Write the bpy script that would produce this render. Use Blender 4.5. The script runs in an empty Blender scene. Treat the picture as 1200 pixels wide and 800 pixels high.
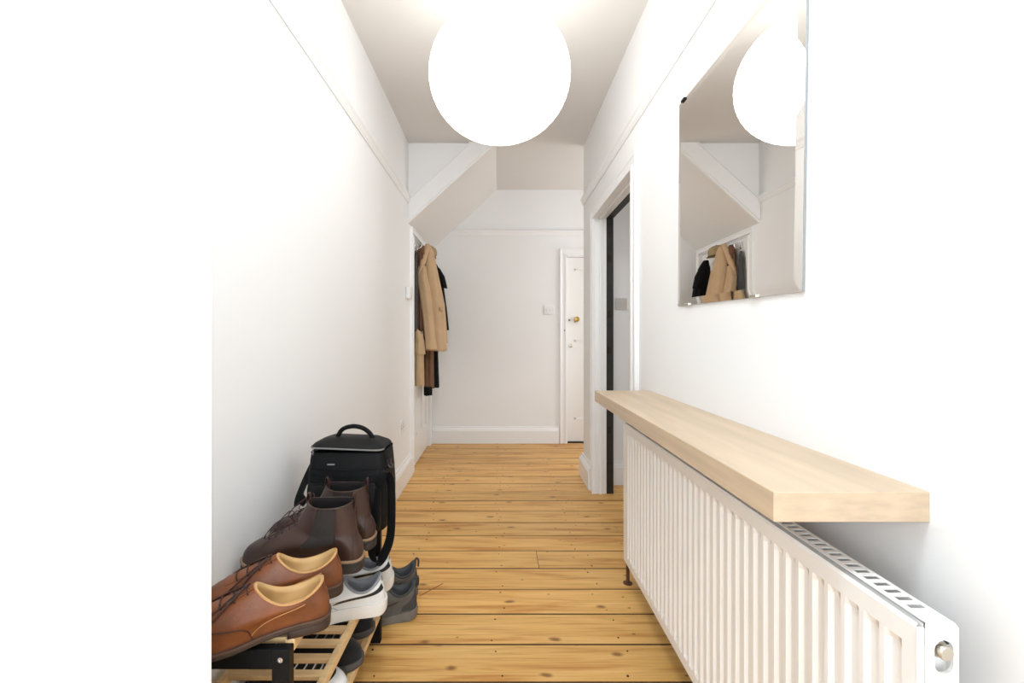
import bpy, bmesh, math, random
from mathutils import Vector, Matrix
R = math.radians
PI = math.pi
random.seed(7)
scene = bpy.context.scene
COL = scene.collection

# ------------------------------------------------------------------ camera
HC = 1.10                     # camera height
cam_d = bpy.data.cameras.new('camera')
cam_d.sensor_width = 36.0
cam_d.lens = 36.0 * 520 / 1200
cam_d.shift_x = 15 / 1200
cam_d.shift_y = -6 / 1200
cam_d.clip_start = 0.02
cam = bpy.data.objects.new('camera', cam_d)
cam.location = (0, 0, HC)
cam.rotation_euler = (R(90), 0, 0)
COL.objects.link(cam)
scene.camera = cam

# ------------------------------------------------------------------ world, light, exposure
world = bpy.data.worlds.new('daylight')
scene.world = world
world.use_nodes = True
bg = world.node_tree.nodes['Background']
bg.inputs[0].default_value = (0.93, 0.96, 1.0, 1)
bg.inputs[1].default_value = 1.0

def area(name, loc, rot, sx, sy, power, color=(1, 1, 1)):
    d = bpy.data.lights.new(name, 'AREA')
    d.shape = 'RECTANGLE'; d.size = sx; d.size_y = sy
    d.energy = power; d.color = color
    o = bpy.data.objects.new(name, d)
    o.location = loc; o.rotation_euler = rot
    COL.objects.link(o)
    return o
# added fill light behind the camera, set in the open entrance
area('added_front_fill', (-0.15, -1.36, 1.20), (R(90), 0, 0), 1.25, 2.1, 27, (0.82, 0.92, 1.0))
# unseen area light added on the landing to brighten the far end
area('added_landing_fill', (2.30, 4.0, 1.5), (R(90), 0, R(90)), 0.9, 1.3, 15, (1.0, 0.985, 0.97))
# unseen fill added in the room behind the right doorway
area('added_side_room_fill', (2.30, 2.3, 1.5), (R(90), 0, R(90)), 0.9, 1.2, 6, (1.0, 0.98, 0.95))

vs = scene.view_settings
vs.view_transform = 'Standard'
vs.look = 'None'
vs.gamma = 1.0
vs.use_curve_mapping = False
vs.exposure = 0.33
LAMP = 2.5
ENTRANCE_FILL = 40.0

# ------------------------------------------------------------------ materials
MATS = {}
def srgb(r, g, b):
    f = lambda c: c / 12.92 if c <= 0.04045 else ((c + 0.055) / 1.055) ** 2.4
    return (f(r / 255), f(g / 255), f(b / 255))

def mat(name, color, rough=0.5, metal=0.0, var=0.0, vscale=8.0, bump=0.0, bscale=60.0, stretch=(1, 1, 1),
        spec=0.5, sheen=0.0, coat=0.0):
    if name in MATS:
        return MATS[name]
    m = bpy.data.materials.new(name); m.use_nodes = True
    nt = m.node_tree; N = nt.nodes; L = nt.links
    p = N['Principled BSDF']
    p.inputs['Base Color'].default_value = (*color, 1)
    p.inputs['Roughness'].default_value = rough
    p.inputs['Metallic'].default_value = metal
    p.inputs['Specular IOR Level'].default_value = spec
    p.inputs['Sheen Weight'].default_value = sheen
    p.inputs['Coat Weight'].default_value = coat
    if var > 0 or bump > 0:
        tc = N.new('ShaderNodeTexCoord'); mp = N.new('ShaderNodeMapping')
        mp.inputs['Scale'].default_value = stretch
        L.new(tc.outputs['Object'], mp.inputs['Vector'])
    if var > 0:
        nz = N.new('ShaderNodeTexNoise'); nz.inputs['Scale'].default_value = vscale
        nz.inputs['Detail'].default_value = 5
        L.new(mp.outputs[0], nz.inputs['Vector'])
        cr = N.new('ShaderNodeValToRGB')
        cr.color_ramp.elements[0].position = 0.3
        cr.color_ramp.elements[1].position = 0.7
        cr.color_ramp.elements[0].color = (*[c * (1 - var) for c in color], 1)
        cr.color_ramp.elements[1].color = (*[min(1, c * (1 + var)) for c in color], 1)
        L.new(nz.outputs['Fac'], cr.inputs[0])
        L.new(cr.outputs[0], p.inputs['Base Color'])
    if bump > 0:
        nb = N.new('ShaderNodeTexNoise'); nb.inputs['Scale'].default_value = bscale
        nb.inputs['Detail'].default_value = 4
        L.new(mp.outputs[0], nb.inputs['Vector'])
        b = N.new('ShaderNodeBump'); b.inputs['Strength'].default_value = bump
        b.inputs['Distance'].default_value = 0.004
        L.new(nb.outputs['Fac'], b.inputs['Height'])
        L.new(b.outputs[0], p.inputs['Normal'])
    MATS[name] = m
    return m

def floor_mat():
    m = bpy.data.materials.new('pine_floorboard'); m.use_nodes = True
    nt = m.node_tree; N = nt.nodes; L = nt.links
    p = N['Principled BSDF']
    p.inputs['Roughness'].default_value = 0.42
    p.inputs['Specular IOR Level'].default_value = 0.35
    tc = N.new('ShaderNodeTexCoord'); oi = N.new('ShaderNodeObjectInfo')
    mul = N.new('ShaderNodeVectorMath'); mul.operation = 'SCALE'
    mul.inputs[0].default_value = (37.0, 11.0, 5.0)
    L.new(oi.outputs['Random'], mul.inputs['Scale'])
    add = N.new('ShaderNodeVectorMath'); add.operation = 'ADD'
    L.new(tc.outputs['Object'], add.inputs[0]); L.new(mul.outputs[0], add.inputs[1])
    def mapping(s):
        mp = N.new('ShaderNodeMapping'); mp.inputs['Scale'].default_value = s
        L.new(add.outputs[0], mp.inputs['Vector']); return mp
    # growth-ring grain along the board
    m1 = mapping((0.9, 11, 11))
    n1 = N.new('ShaderNodeTexNoise'); n1.inputs['Scale'].default_value = 2.2
    n1.inputs['Detail'].default_value = 6; n1.inputs['Distortion'].default_value = 0.9
    L.new(m1.outputs[0], n1.inputs['Vector'])
    c1 = N.new('ShaderNodeValToRGB'); e = c1.color_ramp.elements
    e[0].position = 0.32; e[0].color = (*srgb(200, 138, 70), 1)
    e[1].position = 0.72; e[1].color = (*srgb(240, 194, 124), 1)
    x = e.new(0.5); x.color = (*srgb(228, 178, 104), 1)
    L.new(n1.outputs['Fac'], c1.inputs[0])
    # fine dark streaks
    m2 = mapping((1.2, 60, 60))
    n2 = N.new('ShaderNodeTexNoise'); n2.inputs['Scale'].default_value = 3.0; n2.inputs['Detail'].default_value = 4
    L.new(m2.outputs[0], n2.inputs['Vector'])
    c2 = N.new('ShaderNodeValToRGB'); e = c2.color_ramp.elements
    e[0].position = 0.28; e[0].color = (0.66, 0.54, 0.42, 1)
    e[1].position = 0.48; e[1].color = (1, 1, 1, 1)
    L.new(n2.outputs['Fac'], c2.inputs[0])
    mx = N.new('ShaderNodeMix'); mx.data_type = 'RGBA'; mx.blend_type = 'MULTIPLY'; mx.inputs[0].default_value = 0.8
    L.new(c1.outputs[0], mx.inputs[6]); L.new(c2.outputs[0], mx.inputs[7])
    # per-board tone
    rt = N.new('ShaderNodeMapRange')
    rt.inputs[3].default_value = 0.84; rt.inputs[4].default_value = 1.06
    L.new(oi.outputs['Random'], rt.inputs[0])
    hs = N.new('ShaderNodeHueSaturation')
    L.new(rt.outputs[0], hs.inputs['Value']); L.new(mx.outputs[2], hs.inputs['Color'])
    # knots, two sizes
    last = hs.outputs[0]
    for sc, rad, thr, col in (((3.4, 7.0, 0), 0.085, 0.50, (0.20, 0.075, 0.02)), ((7.0, 12.0, 0), 0.055, 0.66, (0.17, 0.06, 0.02))):
        mk = mapping(sc)
        nd = N.new('ShaderNodeTexNoise'); nd.inputs['Scale'].default_value = 4
        L.new(mk.outputs[0], nd.inputs['Vector'])
        vo = N.new('ShaderNodeTexVoronoi'); vo.voronoi_dimensions = '2D'; vo.inputs['Scale'].default_value = 1.0
        mixv = N.new('ShaderNodeMix'); mixv.data_type = 'VECTOR'; mixv.inputs[0].default_value = 0.10
        L.new(mk.outputs[0], mixv.inputs[4]); L.new(nd.outputs['Color'], mixv.inputs[5])
        L.new(mixv.outputs[1], vo.inputs['Vector'])
        mr = N.new('ShaderNodeMapRange'); mr.inputs[1].default_value = rad * 0.35; mr.inputs[2].default_value = rad
        mr.inputs[3].default_value = 1; mr.inputs[4].default_value = 0
        L.new(vo.outputs['Distance'], mr.inputs[0])
        sp = N.new('ShaderNodeSeparateColor'); L.new(vo.outputs['Color'], sp.inputs[0])
        gt = N.new('ShaderNodeMath'); gt.operation = 'GREATER_THAN'; gt.inputs[1].default_value = thr
        L.new(sp.outputs[0], gt.inputs[0])
        ml = N.new('ShaderNodeMath'); ml.operation = 'MULTIPLY'
        L.new(mr.outputs[0], ml.inputs[0]); L.new(gt.outputs[0], ml.inputs[1])
        m3 = N.new('ShaderNodeMath'); m3.operation = 'MULTIPLY'; m3.inputs[1].default_value = 0.85
        L.new(ml.outputs[0], m3.inputs[0])
        k = N.new('ShaderNodeMix'); k.data_type = 'RGBA'
        L.new(m3.outputs[0], k.inputs[0]); L.new(last, k.inputs[6]); k.inputs[7].default_value = (*col, 1)
        last = k.outputs[2]
    L.new(last, p.inputs['Base Color'])
    bp = N.new('ShaderNodeBump'); bp.inputs['Strength'].default_value = 0.12; bp.inputs['Distance'].default_value = 0.003
    L.new(n1.outputs['Fac'], bp.inputs['Height']); L.new(bp.outputs[0], p.inputs['Normal'])
    return m

def emit_mat(name, color, strength):
    m = bpy.data.materials.new(name); m.use_nodes = True
    nt = m.node_tree; N = nt.nodes
    p = N['Principled BSDF']
    p.inputs['Base Color'].default_value = (*color, 1)
    p.inputs['Roughness'].default_value = 0.9
    p.inputs['Emission Color'].default_value = (*color, 1)
    p.inputs['Emission Strength'].default_value = strength
    return m

M_WALL = mat('white_wall_paint', (0.87, 0.87, 0.87), 0.65, bump=0.04, bscale=90, spec=0.25)
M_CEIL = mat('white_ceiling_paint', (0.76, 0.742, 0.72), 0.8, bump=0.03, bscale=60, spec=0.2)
M_TRIM = mat('white_gloss_trim', (0.87, 0.87, 0.87), 0.32, spec=0.45)
M_DOOR = mat('white_door_paint', (0.82, 0.81, 0.79), 0.4)
M_BLACKWOOD = mat('black_stripped_timber', (0.012, 0.011, 0.010), 0.55, var=0.5, vscale=20, bump=0.3, bscale=30)
M_FLOOR = floor_mat()
M_SUB = mat('dark_gap', (0.02, 0.012, 0.008), 0.9)
M_DIRT = mat('grimy_board_edge', (0.10, 0.048, 0.018), 0.9)
M_NAIL = mat('dark_nail', (0.035, 0.018, 0.010), 0.7)
M_RAD = mat('white_radiator_enamel', (0.86, 0.85, 0.83), 0.3)
M_DARK = mat('dark_inside', (0.06, 0.06, 0.06), 0.8)
M_FIN = mat('grey_convector_fins', (0.35, 0.35, 0.34), 0.6)
M_NICKEL = mat('nickel', (0.62, 0.58, 0.50), 0.3, 1.0)
M_CHROME = mat('chrome', (0.75, 0.75, 0.75), 0.12, 1.0)
M_BRASS = mat('aged_brass', (0.48, 0.30, 0.09), 0.3, 1.0)
M_PIPE = mat('brown_copper_pipe', (0.10, 0.035, 0.018), 0.5)
M_SHELF = mat('pale_birch', srgb(196, 175, 149), 0.45, var=0.10, vscale=3.0, stretch=(9, 1.0, 30), bump=0.03, bscale=20)
M_PLASTIC = mat('white_plastic', (0.82, 0.82, 0.81), 0.35)
M_GREYPLATE = mat('grey_plate', (0.60, 0.58, 0.55), 0.4)
M_MIRROR = mat('silvered_mirror', (0.88, 0.865, 0.84), 0.0, 1.0)
M_GLASSEDGE = mat('mirror_glass_edge', (0.34, 0.36, 0.37), 0.25, 0.3)
M_BAMBOO = mat('pale_pine_slat', srgb(219, 184, 134), 0.5, var=0.12, vscale=5, stretch=(2, 20, 20))
M_BLACK = mat('black_painted_wood', (0.006, 0.006, 0.0065), 0.5, spec=0.2)

# ------------------------------------------------------------------ helpers
def link(o, parent=None):
    COL.objects.link(o)
    if parent is not None:
        o.parent = parent
    return o

def tag(o, label=None, cat=None, group=None, kind=None):
    if label: o['label'] = label
    if cat: o['category'] = cat
    if group: o['group'] = group
    if kind: o['kind'] = kind
    return o

def empty(name, loc, rot=(0, 0, 0)):
    o = bpy.data.objects.new(name, None)
    o.empty_display_size = 0.05
    o.location = loc; o.rotation_euler = rot
    return link(o)

def mesh(name, v, f, m, parent=None, smooth=False):
    me = bpy.data.meshes.new(name)
    me.from_pydata([tuple(p) for p in v], [], [tuple(q) for q in f])
    bm = bmesh.new(); bm.from_mesh(me)
    bmesh.ops.recalc_face_normals(bm, faces=bm.faces)
    bm.to_mesh(me); bm.free()
    if smooth:
        me.polygons.foreach_set('use_smooth', [True] * len(me.polygons))
    me.materials.append(m)
    o = bpy.data.objects.new(name, me)
    return link(o, parent)

def smooth_angle(o, deg=40):
    me = o.data
    me.polygons.foreach_set('use_smooth', [True] * len(me.polygons))
    me.set_sharp_from_angle(angle=R(deg))
    return o

class MB:
    """collects simple solids into one mesh"""
    def __init__(self): self.v = []; self.f = []
    def box(self, x0, x1, y0, y1, z0, z1):
        b = len(self.v)
        self.v += [(x0, y0, z0), (x1, y0, z0), (x1, y1, z0), (x0, y1, z0), (x0, y0, z1), (x1, y0, z1), (x1, y1, z1), (x0, y1, z1)]
        self.f += [tuple(b + i for i in q) for q in ((0, 3, 2, 1), (4, 5, 6, 7), (0, 1, 5, 4), (1, 2, 6, 5), (2, 3, 7, 6), (3, 0, 4, 7))]
        return self
    def loops(self, rings, cap0=True, cap1=True, closed=True):
        b = len(self.v); n = len(rings[0])
        for r in rings: self.v += [tuple(p) for p in r]
        for i in range(len(rings) - 1):
            for j in range(n if closed else n - 1):
                k = (j + 1) % n
                self.f.append((b + i * n + j, b + i * n + k, b + (i + 1) * n + k, b + (i + 1) * n + j))
        if cap0: self.f.append(tuple(b + j for j in reversed(range(n))))
        if cap1: self.f.append(tuple(b + (len(rings) - 1) * n + j for j in range(n)))
        return self
    def build(self, name, m, parent=None, smooth=False, bevel=0.0, seg=2, angle=None):
        o = mesh(name, self.v, self.f, m, parent, smooth)
        if bevel > 0:
            bm = bmesh.new(); bm.from_mesh(o.data)
            es = [e for e in bm.edges if len(e.link_faces) == 2 and e.calc_face_angle(0) > R(30)]
            bmesh.ops.bevel(bm, geom=es, offset=bevel, segments=seg, profile=0.5, affect='EDGES', clamp_overlap=True)
            bm.to_mesh(o.data); bm.free()
            smooth_angle(o, 50 if seg > 1 else 25)
        elif angle:
            smooth_angle(o, angle)
        return o

def box(name, x0, x1, y0, y1, z0, z1, m, parent=None, bevel=0.0, seg=2):
    return MB().box(x0, x1, y0, y1, z0, z1).build(name, m, parent, bevel=bevel, seg=seg)

def ring(c, u, v, r, n, r2=None):
    r2 = r if r2 is None else r2
    c, u, v = Vector(c), Vector(u), Vector(v)
    return [c + u * (r * math.cos(2 * PI * i / n)) + v * (r2 * math.sin(2 * PI * i / n)) for i in range(n)]

def cyl(name, p0, p1, r, m, parent=None, n=20, r1=None, bevel=0.0):
    p0, p1 = Vector(p0), Vector(p1)
    d = (p1 - p0).normalized()
    u = d.orthogonal().normalized(); v = d.cross(u)
    r1 = r if r1 is None else r1
    mb = MB().loops([ring(p0, u, v, r, n), ring(p1, u, v, r1, n)])
    return mb.build(name, m, parent, bevel=bevel, angle=40)

def catmull(pts, n, closed=False):
    P = [Vector(p) for p in pts]; N = len(P); out = []
    segs = N if closed else N - 1
    for i in range(n):
        t = i / n * segs if closed else i / (n - 1) * segs
        k = min(int(t), segs - 1); t -= k
        g = (lambda j: P[j % N]) if closed else (lambda j: P[max(0, min(N - 1, j))])
        a, b, c, d = g(k - 1), g(k), g(k + 1), g(k + 2)
        out.append(0.5 * ((2 * b) + (c - a) * t + (2 * a - 5 * b + 4 * c - d) * t * t + (3 * b - a - 3 * c + d) * t ** 3))
    return out

def tube(name, pts, r, m, parent=None, n=8, steps=0, r2=None, side=None, taper=None):
    """swept tube; with r2/side the section is a flat ellipse whose long axis follows side"""
    P = catmull(pts, steps) if steps else [Vector(p) for p in pts]
    rings = []; up = None
    for i, p in enumerate(P):
        d = (P[min(i + 1, len(P) - 1)] - P[max(i - 1, 0)]).normalized()
        if side is not None:
            s = Vector(side); u = (s - d * s.dot(d)).normalized()
        else:
            u = d.orthogonal().normalized() if up is None else (up - d * up.dot(d)).normalized()
        up = u; w = d.cross(u)
        k = taper(i / (len(P) - 1)) if taper else 1
        rings.append(ring(p, u, w, r * k, n, (r if r2 is None else r2) * k))
    return MB().loops(rings).build(name, m, parent, angle=60)

def prism(name, prof, p0, p1, a, b, m, parent=None, kind=None):
    """profile of (a,b) pairs swept straight from p0 to p1"""
    p0, p1, a, b = Vector(p0), Vector(p1), Vector(a), Vector(b)
    rs = [[p + a * s + b * t for s, t in prof] for p in (p0, p1)]
    o = MB().loops(rs).build(name, m, parent, angle=25)
    return o

def struct(o, label, cat):
    return tag(o, label, cat, kind='structure')

def lathe(name, prof, c, m, parent=None, n=32, axis=(0, 0, 1), cap0=True, cap1=True, angle=40):
    """prof: (radius, distance along axis)"""
    ax = Vector(axis).normalized(); u = ax.orthogonal().normalized(); v = ax.cross(u); c = Vector(c)
    rs = [ring(c + ax * t, u, v, max(r, 1e-5), n) for r, t in prof]
    return MB().loops(rs, cap0, cap1).build(name, m, parent, angle=angle)

# ------------------------------------------------------------------ the setting
XL, XR, YF, CEIL = -0.71, 0.67, 4.576, 2.61
YB = -1.40

sub = box('floor', -1.30, 2.45, YB, YF + 0.1, -0.10, -0.026, M_SUB)
struct(sub, 'honey coloured pine floorboards running across the hallway', 'floor')
# floorboards: each its own piece, gap lines every 173 mm
PITCH, Y0 = 0.173, 1.413
def board_mesh(x0, x1, w):
    e = 0.0020
    prof = [(-w, -0.022), (-w, -e), (-w + e, 0), (w - e, 0), (w, -e), (w, -0.022)]
    mb = MB().loops([[(x, y, z) for y, z in prof] for x in (x0, x1)])
    me = bpy.data.meshes.new('floorboard')
    me.from_pydata(mb.v, [], mb.f)
    bm = bmesh.new(); bm.from_mesh(me); bmesh.ops.recalc_face_normals(bm, faces=bm.faces); bm.to_mesh(me); bm.free()
    me.materials.append(M_FLOOR); me.materials.append(M_DIRT)
    for p in me.polygons:
        if p.normal.z < 0.9: p.material_index = 1
    return me
W = PITCH / 2 - 0.0017
bm_full = board_mesh(-1.28, 2.43, W)
bm_a = board_mesh(-1.28, 0.188, W); bm_b = board_mesh(0.1905, 2.43, W)
nails = MB()
for k in range(-16, 19):
    yc = Y0 + PITCH * (k + 0.5)
    if yc > YF + 0.05: break
    for me in ((bm_a, bm_b) if k == 4 else (bm_full,)):
        o = bpy.data.objects.new('floorboard', me)
        o.location = (0, yc, random.uniform(-0.0012, 0.0))
        o.parent = sub; COL.objects.link(o)
    for xj in (-0.42, 0.0, 0.42, 0.86):
        for s in (-0.32, 0.30):
            x = xj + random.uniform(-0.03, 0.03); y = yc + s * PITCH + random.uniform(-0.012, 0.012)
            r = random.uniform(0.0026, 0.0044)
            nails.loops([ring((x, y, -0.004), (1, 0, 0), (0, 1, 0), r, 7), ring((x, y, 0.0005), (1, 0, 0), (0, 1, 0), r, 7)])
nl = nails.build('nail_heads', M_NAIL, sub); nl['kind'] = 'stuff'

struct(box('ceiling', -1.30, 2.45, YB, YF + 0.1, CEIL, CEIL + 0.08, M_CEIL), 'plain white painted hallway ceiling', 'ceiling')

# left wall with the cupboard doorway
DL0, DL1, DLH = 3.60, 4.46, 1.93
wl = MB().box(XL - 0.12, XL, 0.81, DL0, -0.02, CEIL).box(XL - 0.12, XL, DL1, YF, -0.02, CEIL).box(XL - 0.12, XL, DL0, DL1, DLH, CEIL)
struct(wl.build('wall_left', M_WALL), 'long white left wall above the shoes', 'wall')
# near wall return at the left of the picture
nw = MB().loops([[(-1.30, 0.72, z), (-0.4785, 0.72, z), (-0.4745, 0.724, z), (-0.4735, 0.730, z), (-0.526, 0.81, z), (-1.30, 0.81, z)] for z in (-0.02, CEIL)])
struct(nw.build('wall_near_left', M_WALL), 'bright white wall end closest on the left', 'wall')
struct(MB().box(-1.30, -1.20, YB, 0.72, -0.02, CEIL).build('wall_porch_left', M_WALL), 'white porch wall left of the viewpoint', 'wall')
# back wall with an open front doorway behind the viewpoint
wb = MB().box(-1.30, -0.80, YB - 0.1, YB, -0.02, CEIL).box(0.50, XR + 0.13, YB - 0.1, YB, -0.02, CEIL).box(-0.80, 0.50, YB - 0.1, YB, 2.28, CEIL)
struct(wb.build('wall_back', M_WALL), 'white front wall around the open entrance behind the viewpoint', 'wall')
# right wall with the side-room doorway
DR0, DR1, DRH = 2.20, 3.10, 1.925
XRB = XR + 0.125
wr = MB().box(XR, XRB, YB, DR0 - 0.02, -0.02, CEIL).box(XR, XRB, DR1 + 0.02, 3.52, -0.02, CEIL).box(XR, XRB, DR0 - 0.02, DR1 + 0.02, DRH + 0.02, CEIL)
struct(wr.build('wall_right', M_WALL), 'white right wall carrying mirror, shelf and radiator', 'wall')
# far wall with far door opening
FD0, FD1, FDH = 0.695, 1.46, 1.93
wf = MB().box(XL - 0.12, FD0, YF, YF + 0.12, -0.02, CEIL).box(FD1, 2.45, YF, YF + 0.12, -0.02, CEIL).box(FD0, FD1, YF, YF + 0.12, FDH, CEIL)
struct(wf.build('wall_far', M_WALL), 'white end wall with picture rail and light switch', 'wall')
# side room behind the right doorway, and the landing behind it
struct(MB().box(XRB, 2.45, 3.30, 3.52, -0.02, CEIL).build('wall_side_room', M_WALL), 'pale wall glimpsed through the right doorway', 'wall')
struct(MB().box(2.38, 2.45, 1.10, 3.30, -0.02, CEIL).box(XRB, 2.38, 1.02, 1.10, -0.02, CEIL).build('wall_side_room_end', M_WALL), 'white walls closing the side room', 'wall')
struct(MB().box(2.38, 2.45, 3.52, YF, -0.02, CEIL).build('wall_landing', M_WALL), 'white wall closing the landing on the right', 'wall')

# stair soffit: solid wedge hanging from the ceiling over the cupboard door
SY = 3.47
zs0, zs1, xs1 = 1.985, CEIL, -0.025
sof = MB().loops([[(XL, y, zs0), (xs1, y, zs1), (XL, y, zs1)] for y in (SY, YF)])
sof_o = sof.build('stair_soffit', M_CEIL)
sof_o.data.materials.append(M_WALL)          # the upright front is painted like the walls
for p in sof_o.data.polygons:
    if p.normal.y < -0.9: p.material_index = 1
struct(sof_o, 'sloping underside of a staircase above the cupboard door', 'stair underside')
# white string board along the slope
dx, dz = xs1 - XL, zs1 - zs0
ln = math.hypot(dx, dz); ux, uz = dx / ln, dz / ln
nx, nz = -uz, ux
def sl(t, h): return (XL + ux * t + nx * h, zs0 + uz * t + nz * h)
bandv = []
T0 = MB()
A = (XL, zs0 - 0.004); B = (xs1 + 0.004, CEIL)
hv = 0.185                                   # vertical height of the band
T0.loops([[(XL, y, zs0 - 0.004), (xs1 + 0.004, y, CEIL), (xs1 - hv * dx / dz, y, CEIL), (XL, y, zs0 + hv)] for y in (SY - 0.018, SY)])
string = struct(T0.build('trim_1', M_TRIM), 'white sloping string board edging the staircase underside', 'trim')
beads = MB()
for off, w, pr in ((hv - 0.012, 0.014, 0.026), (0.012, 0.016, 0.027)):
    z0 = zs0 + off
    xe = XL + (CEIL - z0) * dx / dz; xe2 = XL + (CEIL - z0 - w) * dx / dz
    beads.loops([[(XL, y, z0), (xe, y, CEIL), (xe2, y, CEIL), (XL, y, z0 + w)] for y in (SY - pr, SY - 0.018)])
beads.build('bead_moulding', M_TRIM, string)

# skirting boards
SK = [(0, 0), (0.022, 0), (0.022, 0.128), (0.019, 0.134), (0.019, 0.140), (0.014, 0.150), (0.008, 0.160), (0.007, 0.172), (0, 0.175)]
o = prism('baseboard_left', SK, (XL, 0.80, 0), (XL, 3.525, 0), (1, 0, 0), (0, 0, 1), M_TRIM)
struct(o, 'white moulded skirting board along the left wall', 'skirting board')
o = prism('baseboard_far', SK, (XL, YF, 0), (0.615, YF, 0), (0, -1, 0), (0, 0, 1), M_TRIM)
struct(o, 'white moulded skirting board along the end wall', 'skirting board')
o = prism('baseboard_right', SK, (XR, YB, 0), (XR, 2.12, 0), (-1, 0, 0), (0, 0, 1), M_TRIM)
struct(o, 'white skirting board behind the radiator', 'skirting board')
o = prism('baseboard_corner', [(s * 1.5, t) for s, t in SK], (XR, 3.18, 0), (XR, 3.545, 0), (-1, 0, 0), (0, 0, 1), M_TRIM)
struct(o, 'short white skirting board beyond the right doorway', 'skirting board')
o = prism('baseboard_side_room', SK, (XRB, 3.30, 0), (2.38, 3.30, 0), (0, -1, 0), (0, 0, 1), M_TRIM)
struct(o, 'white skirting board inside the side room', 'skirting board')

# picture rails
ZP = 2.165
PR = [(0, -0.030), (0.006, -0.030), (0.008, -0.022), (0.014, -0.014), (0.016, 0.0), (0.024, 0.010), (0.026, 0.020), (0.022, 0.026), (0, 0.026)]
o = prism('trim_2', PR, (XL, 0.80, ZP), (XL, SY, ZP), (1, 0, 0), (0, 0, 1), M_TRIM)
struct(o, 'white picture rail along the left wall', 'picture rail')
o = prism('trim_3', PR, (XR, YB, ZP), (XR, 3.52, ZP), (-1, 0, 0), (0, 0, 1), M_TRIM)
struct(o, 'white picture rail along the right wall above the mirror', 'picture rail')
o = prism('trim_4', PR, (-0.58, YF, ZP), (2.38, YF, ZP), (0, -1, 0), (0, 0, 1), M_TRIM)
struct(o, 'white picture rail along the end wall', 'picture rail')

# ------------------------------------------------------------------ doors
def architrave(parent, pts_in, out, face, w, m=M_TRIM):
    pass

ARC = [(0, 0), (0, 0.022), (0.016, 0.022), (0.022, 0.016), (0.050, 0.016), (0.058, 0.021), (0.070, 0.021), (0.074, 0.0)]
def panel_frame(mb, a, b, z0, z1, P, d):
    """raised ring of moulding around a sunk panel; P maps (along, depth, z)"""
    w = 0.014
    for (s0, s1, t0, t1) in ((a, b, z0, z0 + w), (a, b, z1 - w, z1), (a, a + w, z0, z1), (b - w, b, z0, z1)):
        v = [P(s, dd, t) for dd in (0, d) for s, t in ((s0, t0), (s1, t0), (s1, t1), (s0, t1))]
        i = len(mb.v); mb.v += v
        mb.f += [tuple(i + q for q in f) for f in ((0, 1, 2, 3), (4, 7, 6, 5), (0, 4, 5, 1), (1, 5, 6, 2), (2, 6, 7, 3), (3, 7, 4, 0))]

def pbox(mb, P, s0, s1, d0, d1, t0, t1):
    v = [P(s, dd, t) for dd in (d0, d1) for s, t in ((s0, t0), (s1, t0), (s1, t1), (s0, t1))]
    i = len(mb.v); mb.v += v
    mb.f += [tuple(i + q for q in f) for f in ((0, 1, 2, 3), (4, 7, 6, 5), (0, 4, 5, 1), (1, 5, 6, 2), (2, 6, 7, 3), (3, 7, 4, 0))]

def panel_door(root, P, s0, s1, z0, z1, panels, th=0.035, m=M_DOOR):
    """stiles and rails (depth 0 = face) around sunk panels"""
    ss = sorted({s0, s1} | {p[0] for p in panels} | {p[1] for p in panels})
    zz = sorted({z0, z1} | {p[2] for p in panels} | {p[3] for p in panels})
    fr = MB()
    for i in range(len(ss) - 1):
        for j in range(len(zz) - 1):
            cs, cz = (ss[i] + ss[i + 1]) / 2, (zz[j] + zz[j + 1]) / 2
            if any(p[0] < cs < p[1] and p[2] < cz < p[3] for p in panels): continue
            pbox(fr, P, ss[i], ss[i + 1], 0, -th, zz[j], zz[j + 1])
    bm_o = fr.build('door_frame', m, root)
    for p in panels:
        mb = MB(); pbox(mb, P, p[0], p[1], -0.012, -0.026, p[2], p[3])
        pn = mb.build('door_panel', m, root)
        mm = MB(); panel_frame(mm, p[0], p[1], p[2], p[3], lambda s, d, t: P(s, -0.012 + d, t), 0.007)
        mm.build('moulding', m, pn)

# far door (door_1)
d1 = empty('door_1', ((FD0 + FD1) / 2, YF, 0)); struct(d1, 'white panelled door with brass knob in the end wall', 'door')
def loc(parent):
    c = Vector(parent.location)
    return lambda x, y, z: (x - c.x, y - c.y, z - c.z)
l = loc(d1)
Pf = lambda s, d, t: l(s, YF + 0.030 - d, t)
panel_door(d1, Pf, FD0 + 0.012, FD1 - 0.012, 0.012, FDH - 0.012,
           [(FD0 + 0.085, FD0 + 0.335, 1.24, 1.80), (FD0 + 0.425, FD0 + 0.68, 1.24, 1.80), (FD0 + 0.085, FD0 + 0.335, 0.24, 1.06), (FD0 + 0.425, FD0 + 0.68, 0.24, 1.06)])
lin = MB()
for a in ((FD0 - 0.001, FD0 + 0.010, 0, FDH), (FD1 - 0.010, FD1 + 0.001, 0, FDH), (FD0, FD1, FDH - 0.010, FDH + 0.001)):
    pbox(lin, lambda s, d, t: l(s, YF - d, t), a[0], a[1], 0.002, -0.11, a[2], a[3])
lin.build('door_lining', M_TRIM, d1)
ar = MB()
def arch_side(mb, s_in, sgn, z1, P):
    rs = [[P(s_in + sgn * a, b, 0) for a, b in ARC], [P(s_in + sgn * a, b, z1 + a) for a, b in ARC]]
    mb.loops(rs)
def arch_head(mb, s0, s1, zin, P):
    rs = [[P(s0 - a, b, zin + a) for a, b in ARC], [P(s1 + a, b, zin + a) for a, b in ARC]]
    mb.loops(rs)
Pw = lambda s, d, t: l(s, YF - d, t)
mb = MB(); arch_side(mb, FD0, -1, FDH, Pw); mb.build('architrave', M_TRIM, d1, angle=25)
mb = MB(); arch_side(mb, FD1, 1, FDH, Pw); mb.build('architrave', M_TRIM, d1, angle=25)
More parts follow.
